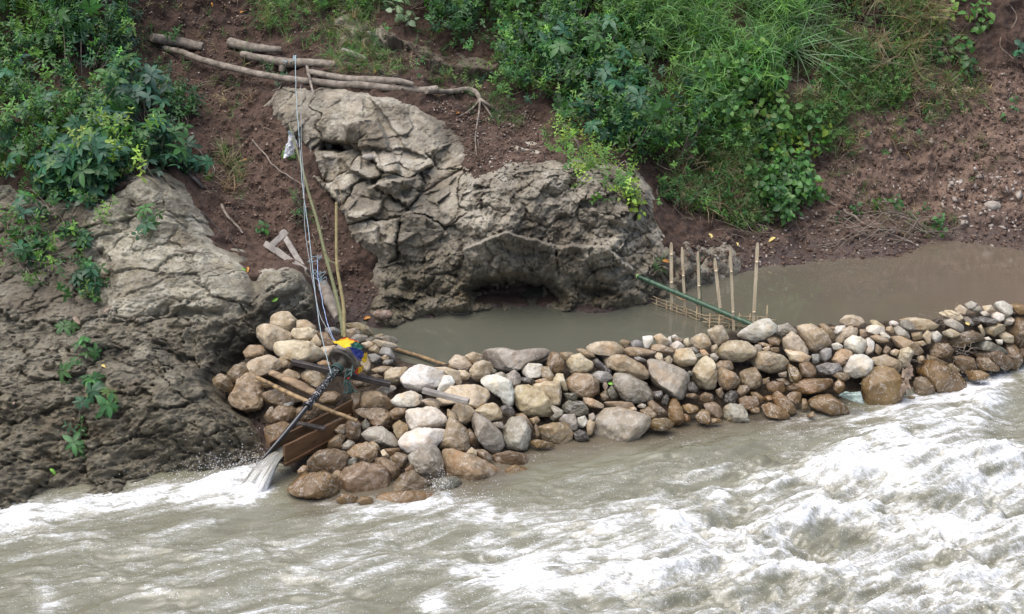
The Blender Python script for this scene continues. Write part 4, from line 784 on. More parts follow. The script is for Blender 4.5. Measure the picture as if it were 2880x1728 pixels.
for k in range(5):
    s = np.random.default_rng(k).normal(size=(7, 3))*.012
    rp.tube(spline(np.array([atzz(975+k*5, 1050-k*4, .66), atzz(985, 1042+k*3, .68), atzz(968+k*4, 1062, .63), atzz(974, 1078+k, .58), atzz(980+k*3, 1092, .54), atzz(972+k*6, 1105, .5), atzz(982, 1100-k*3, .52)])+s, 40), .0065, 6)
rp.build('lashing_rope', M['rgreen'], T)
# --- cloth over the drum
CL = empty('cloth', atzz(990, 985, .85), 'yellow, green and blue cloth strips draped over the turbine drum', 'cloth')
def cp(cx, cy, d): return atY(np.float64(580+cx*.2426), np.float64(840+cy*.2426), p1[1]-.07+d)
for nm, mt, cs, sd in (('yellow_strip', 'yellow', [(1450, 500, .02), (1620, 462, .06), (1770, 520, .05), (1600, 575, -.04)], 3), ('green_strip', 'green', [(1650, 530, -.015), (1740, 498, .03), (1830, 570, .05), (1740, 625, -.01)], 4),
    ('blue_strip', 'blue', [(1650, 560, -.03), (1790, 590, -.01), (1835, 640, .02), (1770, 715, 0)], 5), ('blue_strip', 'blue', [(1740, 630, -.02), (1825, 610, 0), (1810, 720, .02), (1750, 680, .0)], 6), ('yellow_strip', 'yellow', [(1815, 640, .0), (1858, 625, .05), (1845, 720, .05), (1800, 760, .02)], 7),
    ('yellow_strip', 'yellow', [(1760, 800, -.0), (1812, 770, .05), (1800, 830, .05), (1755, 870, .02)], 8), ('red_strip', 'red', [(1720, 840, .0), (1765, 800, .03), (1760, 870, .04), (1740, 880, .02)], 9), ('red_strip', 'red', [(1600, 915, -.04), (1670, 910, -.04), (1650, 935, -.04), (1600, 930, -.04)], 10), ('red_strip', 'red', [(1560, 462, .06), (1640, 455, .075), (1770, 505, .07), (1740, 512, .055)], 11)):
    V, F = sheet([cp(*c) for c in cs], 14, 10, .026, .002, sd, 22, -.09 if sd < 7 else .05); mk(nm, V, F, M[mt], CL)
# --- timber around it
def beam(name, label, u0, v0, u1, v1, o0, o1, w_, h_, mat, seed, cat='beam', rot=(0, 0, 1)):
    return tag(MB().bar(fP(u0, v0, o0), fP(u1, v1, o1), w_, h_, rot, seed=seed).build(name, M[mat], auto=40, smooth=True), label, cat)
beam('wooden_beam', 'dark wet square beam lying across the stones behind the turbine shaft', 820, 1018, 1098, 1082, .12, .10, .05, .045, 'darkwood', 3)
beam('plank', 'weathered grey plank end sticking out under the whitest boulder', 1190, 1098, 1318, 1130, .12, .2, .05, .04, 'plank', 4, 'plank')
one('pole', 'round mottled brown pole laid across the flume under the turbine shaft', 'pole', [fP(722, 1062, .10), fP(860, 1128, .12), fP(1004, 1184, .16)], [.018, .02, .017], 'bark', 12, .15, 26)
q = spline([fP(762, 1048, .12), fP(830, 1078, .12), fP(896, 1112, .10)], 18)
tag(MB().tube(q, [.03, .042, .044, .03], 14, .12, seed=5, flat=.7).build('split_log', M['split'], auto=50), 'short split tan log with black streaks lying on the stones left of the turbine', 'log')
one('pole', 'thin mottled stick lying in the pool against the dam near the turbine', 'stick', [atZ(np.array(1100.), np.array(978.), ZP+.03), atZ(np.array(1180.), np.array(1002.), ZP+.03), atZ(np.array(1274.), np.array(1034.), ZP+.05)], [.014, .016, .012], 'bark', 9, .15)
tag(MB().tube(spline(pathY("908 800 930 850 954 895", 13.4, 13.0), 14), [.05, .055, .045], 14, .1).build('log', M['log'], auto=50), 'short stub of brown log behind the leaning bamboo at the pool corner', 'log')
# --- flume
fA, fB = atzz(757, 1245, .29), atzz(1005, 1117, .33); nA, nB = atzz(798, 1255, .29), atzz(985, 1167, .27)
FL = empty('wooden_flume', nA-np.array([0, 0, .2]), 'brown plank flume carrying water down between the stones', 'flume')
dz = np.array([0, 0, -.085])
MB().bar(fA+dz, fB+dz, .02, .17, seed=1).build('side_board', M['wetwood'], FL, auto=40)
MB().bar(nA+dz, nB+dz, .022, .18, seed=2).build('side_board', M['wetwood'], FL, auto=40)
MB().bar((fA+nA)/2+dz*1.75, (fB+nB)/2+dz*1.75+np.array([.0, .05, 0]), .19, .018, seed=3).build('floor_board', M['wetwood'], FL, auto=40)
MB().bar(atzz(835, 1190, .31), atzz(915, 1206, .30), .04, .022, seed=6).build('brace', M['darkwood'], FL, auto=40)
fw = []; fa = []
for k in range(40):
    s = k/39; a, b = fA+(fB-fA)*s*.78, nA+(nB-nA)*s
    for j in range(9): fw.append(a*(1-(.08+.84*j/8))+b*(.08+.84*j/8)+np.array([0, 0, -.085])); fa.append((j/8, -s*1.5, 0))
fw = np.array(fw); fw[:, 2] += fbm(fw*14, 3, 401)*.02
tag(mk('flume_water', fw, gridF(40, 9), M['falls'], None, True, dict(ft=np.array(fa))), kind='structure')
wv = []; wa = []; d0 = (fA-fB); d0[2] = 0; d0 /= np.linalg.norm(d0); rr = np.random.default_rng(15); jag = fbm(np.stack([np.arange(24)*.45, np.zeros(24), np.zeros(24)], 1), 3, 3)
for k in range(34):
    s = k/33; L_ = .33*s+.04*s*s; drop = -.085-.24*s**1.9
    for j in range(24):
        t = j/23; a, b = fA+(nA-fA)*.05, fA+(nA-fA)*.95; c = a*(1-t)+b*t; c = c+(c-(a+b)/2)*(.45*s)
        wv.append(c+d0*(L_*(1-.22*t+.34*jag[j]))+np.array([0, -.07*s, drop+.02*math.sin(t*math.pi)])); wa.append((t, s, 0))
wv = np.array(wv); wa = np.array(wa); wv[:, 2] += fbm(np.stack([wa[:, 0]*9, wa[:, 1]*1.6, wa[:, 0]*0], 1), 4, 402)*.030*(.3+wa[:, 1])
w2 = wv+np.array([.0, .03, -.03]); Fq = gridF(34, 24)
tag(mk('falling_water', np.vstack([wv, w2]), np.vstack([Fq, Fq[:, ::-1]+len(wv)]), M['falls'], None, True, dict(ft=np.vstack([wa, wa]))), kind='structure')
rr = np.random.default_rng(5); oct_ = np.array([[1, 0, 0], [-1, 0, 0], [0, 1, 0], [0, -1, 0], [0, 0, 1], [0, 0, -1]], float)
oF = np.array([[0, 2, 4], [2, 1, 4], [1, 3, 4], [3, 0, 4], [2, 0, 5], [1, 2, 5], [3, 1, 5], [0, 3, 5]])
def chips(C, S, F=oF, base=oct_):
    m = len(base); V = (base[None]*S[:, None]+C[:, None]).reshape(-1, 3); return V, (F[None]+np.arange(len(C))[:, None, None]*m).reshape(-1, F.shape[1])
n_ = 1500; src = atzz(705, 1340, .03); th = rr.uniform(2.2, 4.2, n_); sp = np.abs(rr.normal(0, 1, n_)); C = src+np.stack([-np.abs(rr.normal(0, .34, n_))+.10, rr.normal(-.04, .14, n_), np.abs(rr.normal(0, .13, n_))*np.exp(-rr.uniform(0, 1, n_))+.01], 1)
V, F = chips(C, (.0009*(4.6**rr.random((n_, 1))))*np.array([1.2, 1, 1])); tag(mk('spray', V, F, M['foam']), kind='stuff')
n_ = 1100; cc = np.array([(2745, 1100, 70, 30, .16), (2560, 1200, 120, 50, .08), (1240, 1402, 18, 10, .08), (2700, 1290, 120, 40, .08), (1330, 1430, 70, 22, .03), (2450, 1290, 160, 50, .05), (1450, 1600, 90, 40, .05)])
ci = rr.integers(0, len(cc), n_); q = cc[ci]; C = atZ(q[:, 0]+rr.normal(size=n_)*q[:, 2], q[:, 1]+rr.normal(size=n_)*q[:, 3], .0)+np.array([0, 0, 1])*(np.abs(rr.normal(size=n_))*.07+q[:, 4]*.6+.03)[:, None]
V, F = chips(C, rr.uniform(.0014, .004, (n_, 1))*np.ones(3)); tag(mk('spray', V, F, M['foam']), kind='stuff')
# --- bamboo poles, bag, ropes
def bamboo(name, label, pts, r, mat, nodes, seg=60, group=None, cat='pole', half=None, n=12, seed=1, parent=None):
    p = spline(pts, seg); rad = np.interp(np.linspace(0, 1, seg), np.linspace(0, 1, len(r)), r)
    for f in nodes: k = int(f*(seg-1)); rad[k] *= 1.28; rad[max(0, k-1)] *= 1.05
    o = MB().tube(p, rad, n, .03, half=half, seed=seed).build(name, M[mat], parent, auto=60)
    return tag(o, label, cat, group) if parent is None else o
b1 = pathY("814 350 824 386 852 481 870 550 891 619 913 709 934 787 956 877 966 948", 15.15, 12.35)
BP = empty('bamboo_pole', b1[-1], 'green bamboo pole leaning against the bank, a white bag at its top', 'pole')
bamboo('cane', None, b1, [.006, .012, .014, .016, .017, .018], 'bpole', (.06, .18, .3, .42, .55, .68, .8, .92), 90, parent=BP)
MB().tube(pathY("913 709 928 735 945 742", 13.2, 12.9), [.008, .005], 7).build('side_shoot', M['bpole'], BP)
b2 = pathY("946 569 946 597 947 735 958 810 966 860 969 948", 12.75, 12.33)
BQ = empty('bamboo_pole', b2[-1], 'thin yellowing upright bamboo cane with a forked dry twig on top', 'pole')
bamboo('cane', None, b2, [.011, .012, .013, .015, .015], 'byel', (.07, .42, .62, .86), 80, parent=BQ)
MB().tube(pathY("948 598 962 580 962 554 950 520 930 479", 12.75, 12.8), [.005, .003], 6).build('twig', M['weave'], BQ)
MB().tube(pathY("948 598 966 580 978 561", 12.75, 12.7), [.004, .002], 6).build('twig', M['weave'], BQ)
dy = 15.0
BG = empty('plastic_bag', atY(np.float64(800), np.float64(440), dy), 'limp white plastic bag tied at the top of the leaning bamboo pole', 'bag')
V, F = sheet([atY(np.float64(a), np.float64(b), dy+c) for a, b, c in ((813, 376, .0), (828, 384, .0), (830, 432, .03), (797, 446, -.02))], 18, 22, .035, .003, 12, 16, .28)
s = np.tile(np.linspace(0, 1, 18), 22); mk('bag_body', V, F, M['bag'], BG)
V, F = sheet([atY(np.float64(a), np.float64(b), dy-.02+c) for a, b, c in ((818, 376, .0), (826, 380, .0), (840, 412, .03), (826, 420, -.02))], 10, 10, .03, .003, 13, 18, .2); mk('bag_flap', V, F, M['bag'], BG)
MB().tube(spline([atY(np.float64(816+6*math.cos(k*1.3)), np.float64(374+5*math.sin(k*1.7)), dy-.03) for k in range(9)], 40), .004, 5).build('knot', M['rblue'], BG)
def rope(label, uv, Y0, Y1, r, mat, cat='rope', bow=.0):
    p = spline(pathY(uv, Y0, Y1), 70); s = np.linspace(0, 1, 70); p[:, 1] -= bow*np.sin(s*math.pi)
    p = p+np.stack([fbm(p*7+k*13, 2, 61) for k in range(3)], 1)*.006
    return tag(MB().tube(p, r, 6).build('rope', M[mat]), label, cat, 'ropes running from the logs to the turbine')
R_ = rope('pale blue rope hanging from the thick log down to the turbine shaft', "832 160 834 200 840 290 850 386 859 494 878 628 891 757 902 860 913 940 920 985 931 1052", 15.9, 11.78, .0036, 'rblue', bow=.25)
rope('thin white cord running beside the leaning bamboo to the turbine', "846 240 852 400 862 470 866 540 872 620 884 700 894 770 906 850 919 900 940 962", 15.5, 11.95, .0024, 'rwhite', bow=.35)
rope('bright blue twine running from the knots down to the turbine drum', "893 730 897 770 909 830 921 885 933 930 945 965", 13.0, 11.97, .0028, 'rblue2', bow=.1)
rope('black wire looping loosely from the bag down the leaning bamboo', "838 300 824 326 826 345 848 362 855 384 846 420 836 450 840 510 858 585 866 680 888 750", 15.3, 13.4, .0022, 'wire', 'wire', .3)
kn = MB()
for (a, b, sgn) in ((894, 724, 1), (889, 768, -1), (906, 788, 1)):
    for k in range(3):
        g = np.random.default_rng(a+k); kn.tube(spline([atY(np.float64(a+sgn*g.normal()*9), np.float64(b+g.normal()*8), 13.0) for _ in range(5)], 30), .0026, 5)
tag(kn.build('rope_bows', M['rblue'], None), 'pale blue twine knots tied round the ropes beside the trestle', 'knot')
kn = MB()
for k in range(5): kn.tube(spline([hP(832+3*math.sin(k), 155, .0)+np.array([.006*k, -.16+.05*math.cos(t), .05*math.sin(t)-.02]) for t in np.linspace(0, 6.3, 14)], 30), .0055, 5)
kn.tube(spline([hP(826, 200, .12), hP(814, 208, .12), hP(818, 200, .14), hP(834, 198, .12), hP(838, 206, .13)], 24), .005, 5)
tag(kn.build('rope_knot', M['rblue']), 'pale blue rope knotted round the thick log', 'knot')
# --- trestle
TR = empty('trestle', hP(760, 760, .05), 'collapsed grey timber trestle leaning on the soil beside the rock ledge', 'trestle')
def bb(u0, v0, Y0, u1, v1, Y1, w_, h_, sd): MB().bar(atY(np.float64(u0), np.float64(v0), Y0), atY(np.float64(u1), np.float64(v1), Y1), w_, h_, (0, -1, .35), seed=sd).build('timber', M['plank'], TR, auto=40)
bb(706, 745, 14.02, 806, 652, 14.3, .058, .03, 1); bb(746, 686, 14.1, 862, 764, 13.75, .056, .03, 2); bb(792, 652, 14.36, 852, 752, 13.86, .052, .03, 3); bb(772, 694, 14.22, 822, 735, 14.05, .03, .03, 4)
# --- fish weir: stakes, green bamboo, woven panels
STK = [("1888 683 1889 874", .0165, 'tallest of the left pair of split bamboo stakes, farthest left'), ("1918 696 1927 886", .013, 'slim split bamboo stake, second from the left'), ("1963 709 1969 897", .0145, 'split bamboo stake with a dark green edge, third from the left'),
 ("2010 727 2031 918", .0155, 'shortest split bamboo stake, leaning left near the middle of the row'), ("2054 702 2064 930", .013, 'thin split bamboo stake, second from the right'), ("2131 684 2118 930", .016, 'tall split bamboo stake on the far right, beside the pale slab')]
for k, (uv, r, lb) in enumerate(STK):
    q = pl(uv); bp = atZ(q[1, 0], q[1, 1], ZP); tp = atY(q[0, 0], q[0, 1], bp[1]-.02+.03*(k % 2)); lo = bp+(bp-tp)/np.linalg.norm(bp-tp)*.25
    rt_ = empty('bamboo_stake', bp, lb, 'stake', 'split bamboo stakes standing in the pool')
    p = np.linspace(tp, lo, 60); rad = np.full(60, r); rad[0] = r*.55; rad[1] = r*.75; rad[2] = r*.9
    MB().tube(p, rad, 9, .03, half=(math.radians(200), math.radians(340)), seed=k, flat=1.).build('cane', M['btan'], rt_, auto=50)
    for f in ((.12, .42, .8), (.3, .66), (.36, .75), (.13, .62), (.2, .58), (.16, .6))[k]:
        c = tp*(1-f)+lo*f; c = c+np.array([0, -r*.55, 0]); MB().tube([c+np.array([0, 0, .006]), c, c-np.array([0, 0, .006])], [r*.75, r*.9, r*.75], 9).build('node', M['btan'], rt_)
    if k == 2: MB().tube(p+np.array([r*1.05, .004, 0]), r*.28, 7).build('green_edge', M['bgreen'], rt_)
gp0, gp1 = atZ(np.float64(1794), np.float64(778), .62), atZ(np.float64(2130), np.float64(920), .44)
gp = np.linspace(gp0, gp1, 90); GB = empty('bamboo_pole', gp1, 'thick dark green bamboo pole slanting in front of the stakes to the pale slab', 'pole')
bamboo('cane', None, gp, [.021, .022, .023, .022], 'bgreen', (.13, .34, .52, .7, .9), 90, parent=GB)
dg = (gp0-gp1)/np.linalg.norm(gp0-gp1); MB().tube([gp0-dg*.002, gp0+dg*.012], [.0235, .021], 12).build('cut_end', M['cut'], GB)
sk = MB()
for k, (t0, t1) in enumerate(((.29, .42), (.66, .8))): sk.tube(spline([gp0+(gp1-gp0)*t0+np.array([0, -.015, -.02]), gp0+(gp1-gp0)*(t0+t1)/2+np.array([0, -.02, -.035]), gp0+(gp1-gp0)*t1+np.array([0, -.015, -.03])], 8), .006, 6)
sk.build('peeled_sliver', M['bark'], GB)
def panel(label, tl, tr, zt0, zt1, zb, ns, nv, seed):
    g = np.random.default_rng(seed); A, B = atZ(np.float64(tl[0]), np.float64(tl[1]), zt0), atZ(np.float64(tr[0]), np.float64(tr[1]), zt1)
    E = empty('woven_panel', (A+B)/2-np.array([0, 0, .2]), label, 'woven panel', 'woven bamboo panels of the fish weir')
    d = (B-A)/np.linalg.norm(B-A); nrm = np.array([d[1], -d[0], 0]); S = MB()
    for k in range(ns):
        f = k/(ns-1); e0, e1 = g.uniform(-.03, .05), g.uniform(-.05, .04); pts = []
        for t in np.linspace(0, 1, 26):
            p = A+(B-A)*t; p = p+d*((1-t)*e0+t*e1); p[2] = p[2]+(zb-p[2])*f+g.normal()*.002
            pts.append(p+nrm*.006*math.sin(t*nv*math.pi+k*math.pi)+nrm*g.normal()*.001)
        S.tube(pts, [.0048, .0055, .0045], 6, .1, seed=k)
    S.build('slats', M['weave'], E)
    for k in range(nv):
        t = (k+.5)/nv; p = A+(B-A)*t+nrm*.004; h = g.uniform(.0, .035)+(.09 if k == nv-1 else 0)
        MB().tube([p+np.array([g.normal()*.006, 0, h]), np.array([p[0], p[1], zb-.15])], .006, 6).build('upright', M['weave'], E)
panel('low woven bamboo panel running from the rock foot to the third stake', (1834, 833), (1976, 886), .425, .42, .33, 4, 5, 1)
panel('taller woven bamboo panel in the water behind the right three stakes', (1984, 888), (2172, 892), .46, .47, .24, 8, 7, 2)
for k, (uv, lb) in enumerate((("1980 895 2010 912", 'loose bamboo sliver slanting off the low woven panel'),)):
    q = pl(uv); tag(MB().tube([atZ(q[0, 0], q[0, 1], .41), atZ(q[1, 0], q[1, 1], .36)], .006, 6).build('bamboo_sliver', M['weave']), lb, 'sliver')
# --- logs on the bank
def log(name, label, uv, r, seed, off=.03, mat='log', seg=40, knots=(), cat='log'):
    q = pl(uv); P, N = hit(q[:, 0], q[:, 1]); P = P+np.array([0, -.05, .03])*(off/.03)
    P[:, 1] = np.polyval(np.polyfit(q[:, 0], P[:, 1], min(2, len(q)-1)), q[:, 0]); P = atY(q[:, 0], q[:, 1], P[:, 1])
    p = spline(P, seg); p = p+np.stack([fbm(p*3+k*9+seed, 2, 7) for k in range(3)], 1)*.02
    R0 = np.interp(np.linspace(0, 1, seg), np.linspace(0, 1, len(r)), r)*(1+.12*fbm(p*7+seed, 3, 9)); R0[0] *= .82; R0[-1] *= .8
    m = MB().tube(p, R0, 14, .07, seed=seed)
    for f, du, dv, kr in knots:
        k = int(f*(seg-1)); c = p[k]; m.tube([c, c+np.array([du*.5, -.02, dv*.5]), c+np.array([du, -.04, dv])], [R0[k]*.7, kr*1.3, kr], 9, .1)
    return tag(m.build(name, M[mat], auto=55), label, cat, 'weathered logs laid along the bank')
log('log', 'short grey log at the upper left end of the log shelf', "426 106 500 118 572 132", [.05, .052, .045], 1)
log('log', 'long thin pale pole log running across the whole shelf above the rock', "456 133 530 155 606 180 738 211 860 229 960 238 1080 246 1177 254 1232 249", [.03, .033, .036, .033, .034, .036, .036, .034], 2, .10, seg=80)
log('log', 'short thick log with a splintered right end, uppermost of the shelf', "643 120 700 133 792 139", [.054, .05, .034], 3, .04)
log('log', 'thick forked log with the blue rope knotted round it', "676 152 740 166 807 175 880 178 946 182", [.04, .042, .05, .044, .042], 4, .06, knots=((.48, -.02, -.09, .03), (.26, .07, -.05, .012)))
log('log', 'smooth bent log lying just above the long pole, right half of the shelf', "866 201 960 219 1057 224 1120 228 1164 237", [.032, .036, .036, .03, .022], 5, .09)
log('stick', 'thin forked prop stick hanging below the thick log', "863 186 872 230 884 275", [.016, .013, .006], 6, .11, seg=16, cat='stick')
log('plank', 'old grey board lying on the grass above the logs', "958 139 1028 168", [.03, .028], 7, .03, 'plank', 10, cat='plank')
RO = empty('tree_root', hP(1348, 284, .02), 'gnarled grey root bending over the soil edge with bare rootlets hanging down', 'root')
MB().tube(spline(pathH("1195 262 1263 266 1309 258 1340 270 1349 290", .03), 30), [.03, .025, .03, .027, .018], 11, .14).build('stem', M['log'], RO, auto=60)
for uv, r in (("1349 286 1325 312 1290 334", [.013, .006]), ("1349 286 1346 330 1337 388 1340 446", [.012, .008, .004]), ("1349 286 1372 303 1400 324", [.018, .008]), ("1352 290 1366 312 1380 336", [.014, .006]), ("1345 400 1350 425", [.005, .002])):
    MB().tube(spline(pathH(uv, .03), 20), r, 7, .12).build('rootlet', M['log'], RO)
for nm, lb, uv, r, mt in (('branch', 'bare brown branch arching out of the left bushes', "312 217 388 268 427 296 443 344", [.012, .018, .02, .022], 'twig'), ('root', 'thin curling root on the soil left of the trestle', "448 318 505 380 559 431 590 462 598 490 563 503", [.006, .005, .004], 'twig'),
    ('root', 'thick dark root creeping down the left edge of the gully', "506 474 563 528 600 566 660 590", [.024, .02, .012], 'darkwood'), ('branch', 'grey dead branch lying in the gully above the ledge', "618 585 650 630 678 662", [.014, .013, .008], 'log'), ('stick', 'long grey stick lying in the gully left of the plastic bag', "710 398 745 440 776 474 862 530", [.009, .008, .005], 'log'),
    ('stick', 'short pale stick lying on the left ledge', "486 709 530 715 572 718", [.008, .007], 'log'), ('branch', 'dead branch fallen on the bare soil by the right waterline', "2318 565 2390 608 2445 642 2565 688", [.012, .014, .01], 'twig'), ('branch', 'thin dry stalk bent over the grass slope', "2158 172 2200 205 2234 232 2260 226", [.007, .006, .003], 'twig'),
    ('branch', 'small grey dead twig above the plastic bag', "300 6 370 26 404 64", [.01, .008, .004], 'twig'), ('branch', 'thin bare stem hanging at the top right corner', "2830 0 2856 60 2812 120 2846 170", [.004, .004, .003], 'twig'), ('root', 'dark wet root creeping along the rim of the left ledge', "560 600 600 640 655 690 690 735", [.009, .007, .004], 'darkwood')):
    p = spline(pathH(uv, .025), 26); p = p+np.stack([fbm(p*8+k*9, 2, 17) for k in range(3)], 1)*.02
    tag(MB().tube(p, r, 8, .15).build(nm, M[mt], auto=60), lb, nm)
# --- small finds
def peb(label, u, v, w_, h_, col, off):
    V, F = ico(4); c = hP(u, v, off); k = ((c-CAM) @ FW)/FPX; P = V*np.array([w_*k/2, h_*k*.5, h_*k*.45]); P = P*(1+.18*fbm(V*1.3+u, 3, 5))[:, None]+c
    o = mk('pebble', P, F, M['stone']); o.color = col; tag(o, label, 'stone')
peb('flat grey pebble lying on the step of the rock face', 1036, 443, 34, 20, (.3, .29, .28, .2), .01)
peb('pale loose stone half buried in the right soil slope', 2790, 580, 50, 34, (.3, .26, .22, .1), .0)
peb('lone brown stone at the pool edge below the gully', 1075, 885, 60, 30, (.2, .13, .09, .6), .0)
def leafmesh(c, n, ang, L, W):
    n = n/np.linalg.norm(n); a = np.cross(n, (0, 1, .2)); a /= np.linalg.norm(a); b = np.cross(n, a); d = a*math.cos(ang)+b*math.sin(ang); s = np.cross(n, d); V = []
    for k in range(7):
        f = k/6; w_ = W*math.sin(math.pi*(.06+.9*f))**.8*.5; m = c+d*L*(f-.5)+n*(.012*math.sin(f*4))
        V += [m+s*w_+n*.006, m, m-s*w_+n*.006]
    V = np.array(V); F = gridF(7, 3); m = len(V); rim = [0, 1, 2, 5, 8, 11, 14, 17, 20, 19, 18, 15, 12, 9, 6, 3]
    S = np.array([(rim[k], rim[(k+1) % 16], rim[(k+1) % 16]+m, rim[k]+m) for k in range(16)])
    return np.vstack([V, V-n*.0012]), np.vstack([F, F[:, ::-1]+m, S])
for k, (u, v, L, mt, lb) in enumerate(((1034, 899, .075, 'oleaf', 'orange fallen leaf on the soil at the pool corner'), (694, 763, .06, 'oleaf', 'orange fallen leaf by the foot of the trestle'), (1869, 737, .085, 'oleaf', 'long orange leaf stuck on the rock left of the stakes'), (1996, 668, .08, 'yleaf', 'curled yellow leaf on the knobbly rock behind the stakes'),
    (2172, 678, .085, 'yleaf', 'pale yellow leaf lying on the soil right of the stakes'), (219, 902, .10, 'dleaf', 'large brown dead leaf on the dark left ledge'), (303, 877, .08, 'dleaf', 'brown dead leaf where the pale ledge meets the wet rock'), (293, 1034, .055, 'yleaf', 'small yellow leaf lying on the wet left rock'), (770, 840, .065, 'gleaf', 'bright green leaf fallen on the stone below the trestle'), (144, 1329, .065, 'gleaf', 'bright green leaf on the wet rock near the bottom left water'),
    (587, 492, .05, 'oleaf', 'small orange leaf caught by the curling root'), (690, 452, .04, 'oleaf', 'tiny rust leaf on the gully soil below the bag'), (1053, 207, .06, 'oleaf', 'rust coloured leaf in the grass above the logs'), (684, 765, .05, 'gleaf', 'green leaf beside the orange leaf at the trestle foot'), (2070, 690, .05, 'yleaf', 'small straw leaf between the stakes and the soil'), (1286, 322, .04, 'oleaf', 'red-brown leaf on the soil under the hanging root'), (596, 14, .05, 'oleaf', 'orange-yellow leaf on the soil at the top edge'), (680, 36, .05, 'oleaf', 'rust leaf in the thin grass near the top edge'))):
    P, N = hit(u, v); n = N[0]*.6+np.array([0, -.5, .5]); V, F = leafmesh(P[0]+N[0]*.015, n, k*1.7, L, L*.45); tag(mk('fallen_leaf', V, F, M[mt]), lb, 'leaf')
for u, v, mt, lb, L in ((1717, 1079, 'gleaf', 'small green leaf wedged between dam stones', .045), (2721, 911, 'yleaf', 'small yellow leaf on the pale stones at the right end of the dam', .045), (1702, 1086, 'dleaf', 'shrivelled brown leaf wedged in the dam beside the green one', .07)):
    V, F = leafmesh(fP(u, v, .09), np.array([0, -.8, .5]), u*.3, L, L*.6); tag(mk('fallen_leaf', V, F, M[mt]), lb, 'leaf')
V, F = sheet([fP(2352, 1112, .06), fP(2384, 1102, .1), fP(2424, 1104, .1), fP(2428, 1138, .1)], 14, 12, .06, .002, 31, 20, .25); tag(mk('plastic_scrap', V, F, M['plastic']), 'pale green torn plastic sheet caught on the wet stones', 'plastic sheet')
V, F = sheet([fP(2540, 1046, .1), fP(2568, 1030, .14), fP(2562, 1105, .2), fP(2538, 1122, .18)], 12, 22, .12, .004, 33, 14, .2); tag(mk('dead_palm_sheath', V, F, M['dleaf']), 'dry brown leaf sheath hanging beside the biggest rounded boulder', 'dead leaf')
g = np.random.default_rng(3); cs = [(2700, 985), (2720, 1000), (2650, 890), (2570, 1020), (2640, 900), (2740, 990)]
TW = empty('twig_tangle', fP(2690, 980, .1), 'tangle of dry twigs washed onto the right end of the dam', 'twigs')
for c in cs:
    tw = MB()
    for k in range(8):
        a = fP(c[0]+g.normal()*22, c[1]+g.normal()*12, .1+g.uniform(0, .05)); t = g.uniform(0, 3.14); L = g.uniform(.04, .17)
        tw.tube(spline([a, a+np.array([math.cos(t)*L*.5, g.normal()*.02, math.sin(t)*L*.3]), a+np.array([math.cos(t)*L, g.normal()*.03, math.sin(t)*L*.5])], 6), g.uniform(.0012, .003), 5)
    tw.build('twigs', M['twig'], TW)
DB = empty('dead_brush', hP(2500, 650, .02), 'tangle of dead branches and stems on the soil above the right part of the pool', 'brush'); g = np.random.default_rng(12)
for k in range(34):
    u0, v0 = 2500+g.normal()*95, 632+g.normal()*30; a = g.uniform(-.5, .5)+(3.14 if g.random() < .4 else 0); L = g.uniform(50, 170)
    q = np.array([[u0+L*t*math.cos(a), v0+L*t*math.sin(a)*.6+L*t*.22+g.normal()*6] for t in (0, .35, .7, 1)]); P, N = hit(q[:, 0], q[:, 1])
    MB().tube(spline(P+N*(.03+g.uniform(0, .07))+g.normal(size=(4, 3))*.02, 14), [g.uniform(.003, .007), .003, .0015], 5).build('twig', M['twig' if k % 3 else 'log'], DB)
# ------------------------------------------------------------------ vegetation: leaf by leaf
VR = np.random.default_rng(99)
def leaf_t(L, W, prof='l', nseg=3, fold=.22, droop=.25, base=0.):
    V = []
    for k in range(nseg+1):
        f = k/nseg
        if prof == 'l': w_ = math.sin(math.pi*min(1, .04+f*.96))**.85
        elif prof == 'h': w_ = [.55, 1.0, .72, .04][k] if nseg == 3 else 1-f
        else: w_ = (1-f**1.6)*.9+.06
        w_ = max(w_, .05)*W/2; x = base+L*f; z = -droop*L*f*f
        V += [(x, w_, z+fold*w_), (x, 0, z), (x, -w_, z+fold*w_)]
    V = np.array(V); V[0:3, 0] -= 0 if prof != 'h' else L*.0
    if prof == 'h': V[0, 0] -= L*.16; V[2, 0] -= L*.16
    return V, gridF(nseg+1, 3)
def rotm(ax, a):
    ax = np.asarray(ax, float)/np.linalg.norm(ax); c, s = math.cos(a), math.sin(a); x, y, z = ax
    return np.array([[c+x*x*(1-c), x*y*(1-c)-z*s, x*z*(1-c)+y*s], [y*x*(1-c)+z*s, c+y*y*(1-c), y*z*(1-c)-x*s], [z*x*(1-c)-y*s, z*y*(1-c)+x*s, c+z*z*(1-c)]])
def place(parts, yaw, pitch, pos, tpl, sc=1., roll=0.):
    V, F = tpl; R = rotm((0, 0, 1), yaw) @ rotm((0, 1, 0), -pitch) @ rotm((1, 0, 0), roll); parts.append(((V*sc) @ R.T+np.array(pos), F))
def join(parts, lv):
    V = np.vstack([p[0] for p in parts]); F = []; b = 0; S = []
    for k, (v, f) in enumerate(parts): F.append(f+b); b += len(v); S += [lv[k]]*len(v)
    return V, np.vstack(F), np.array(S)
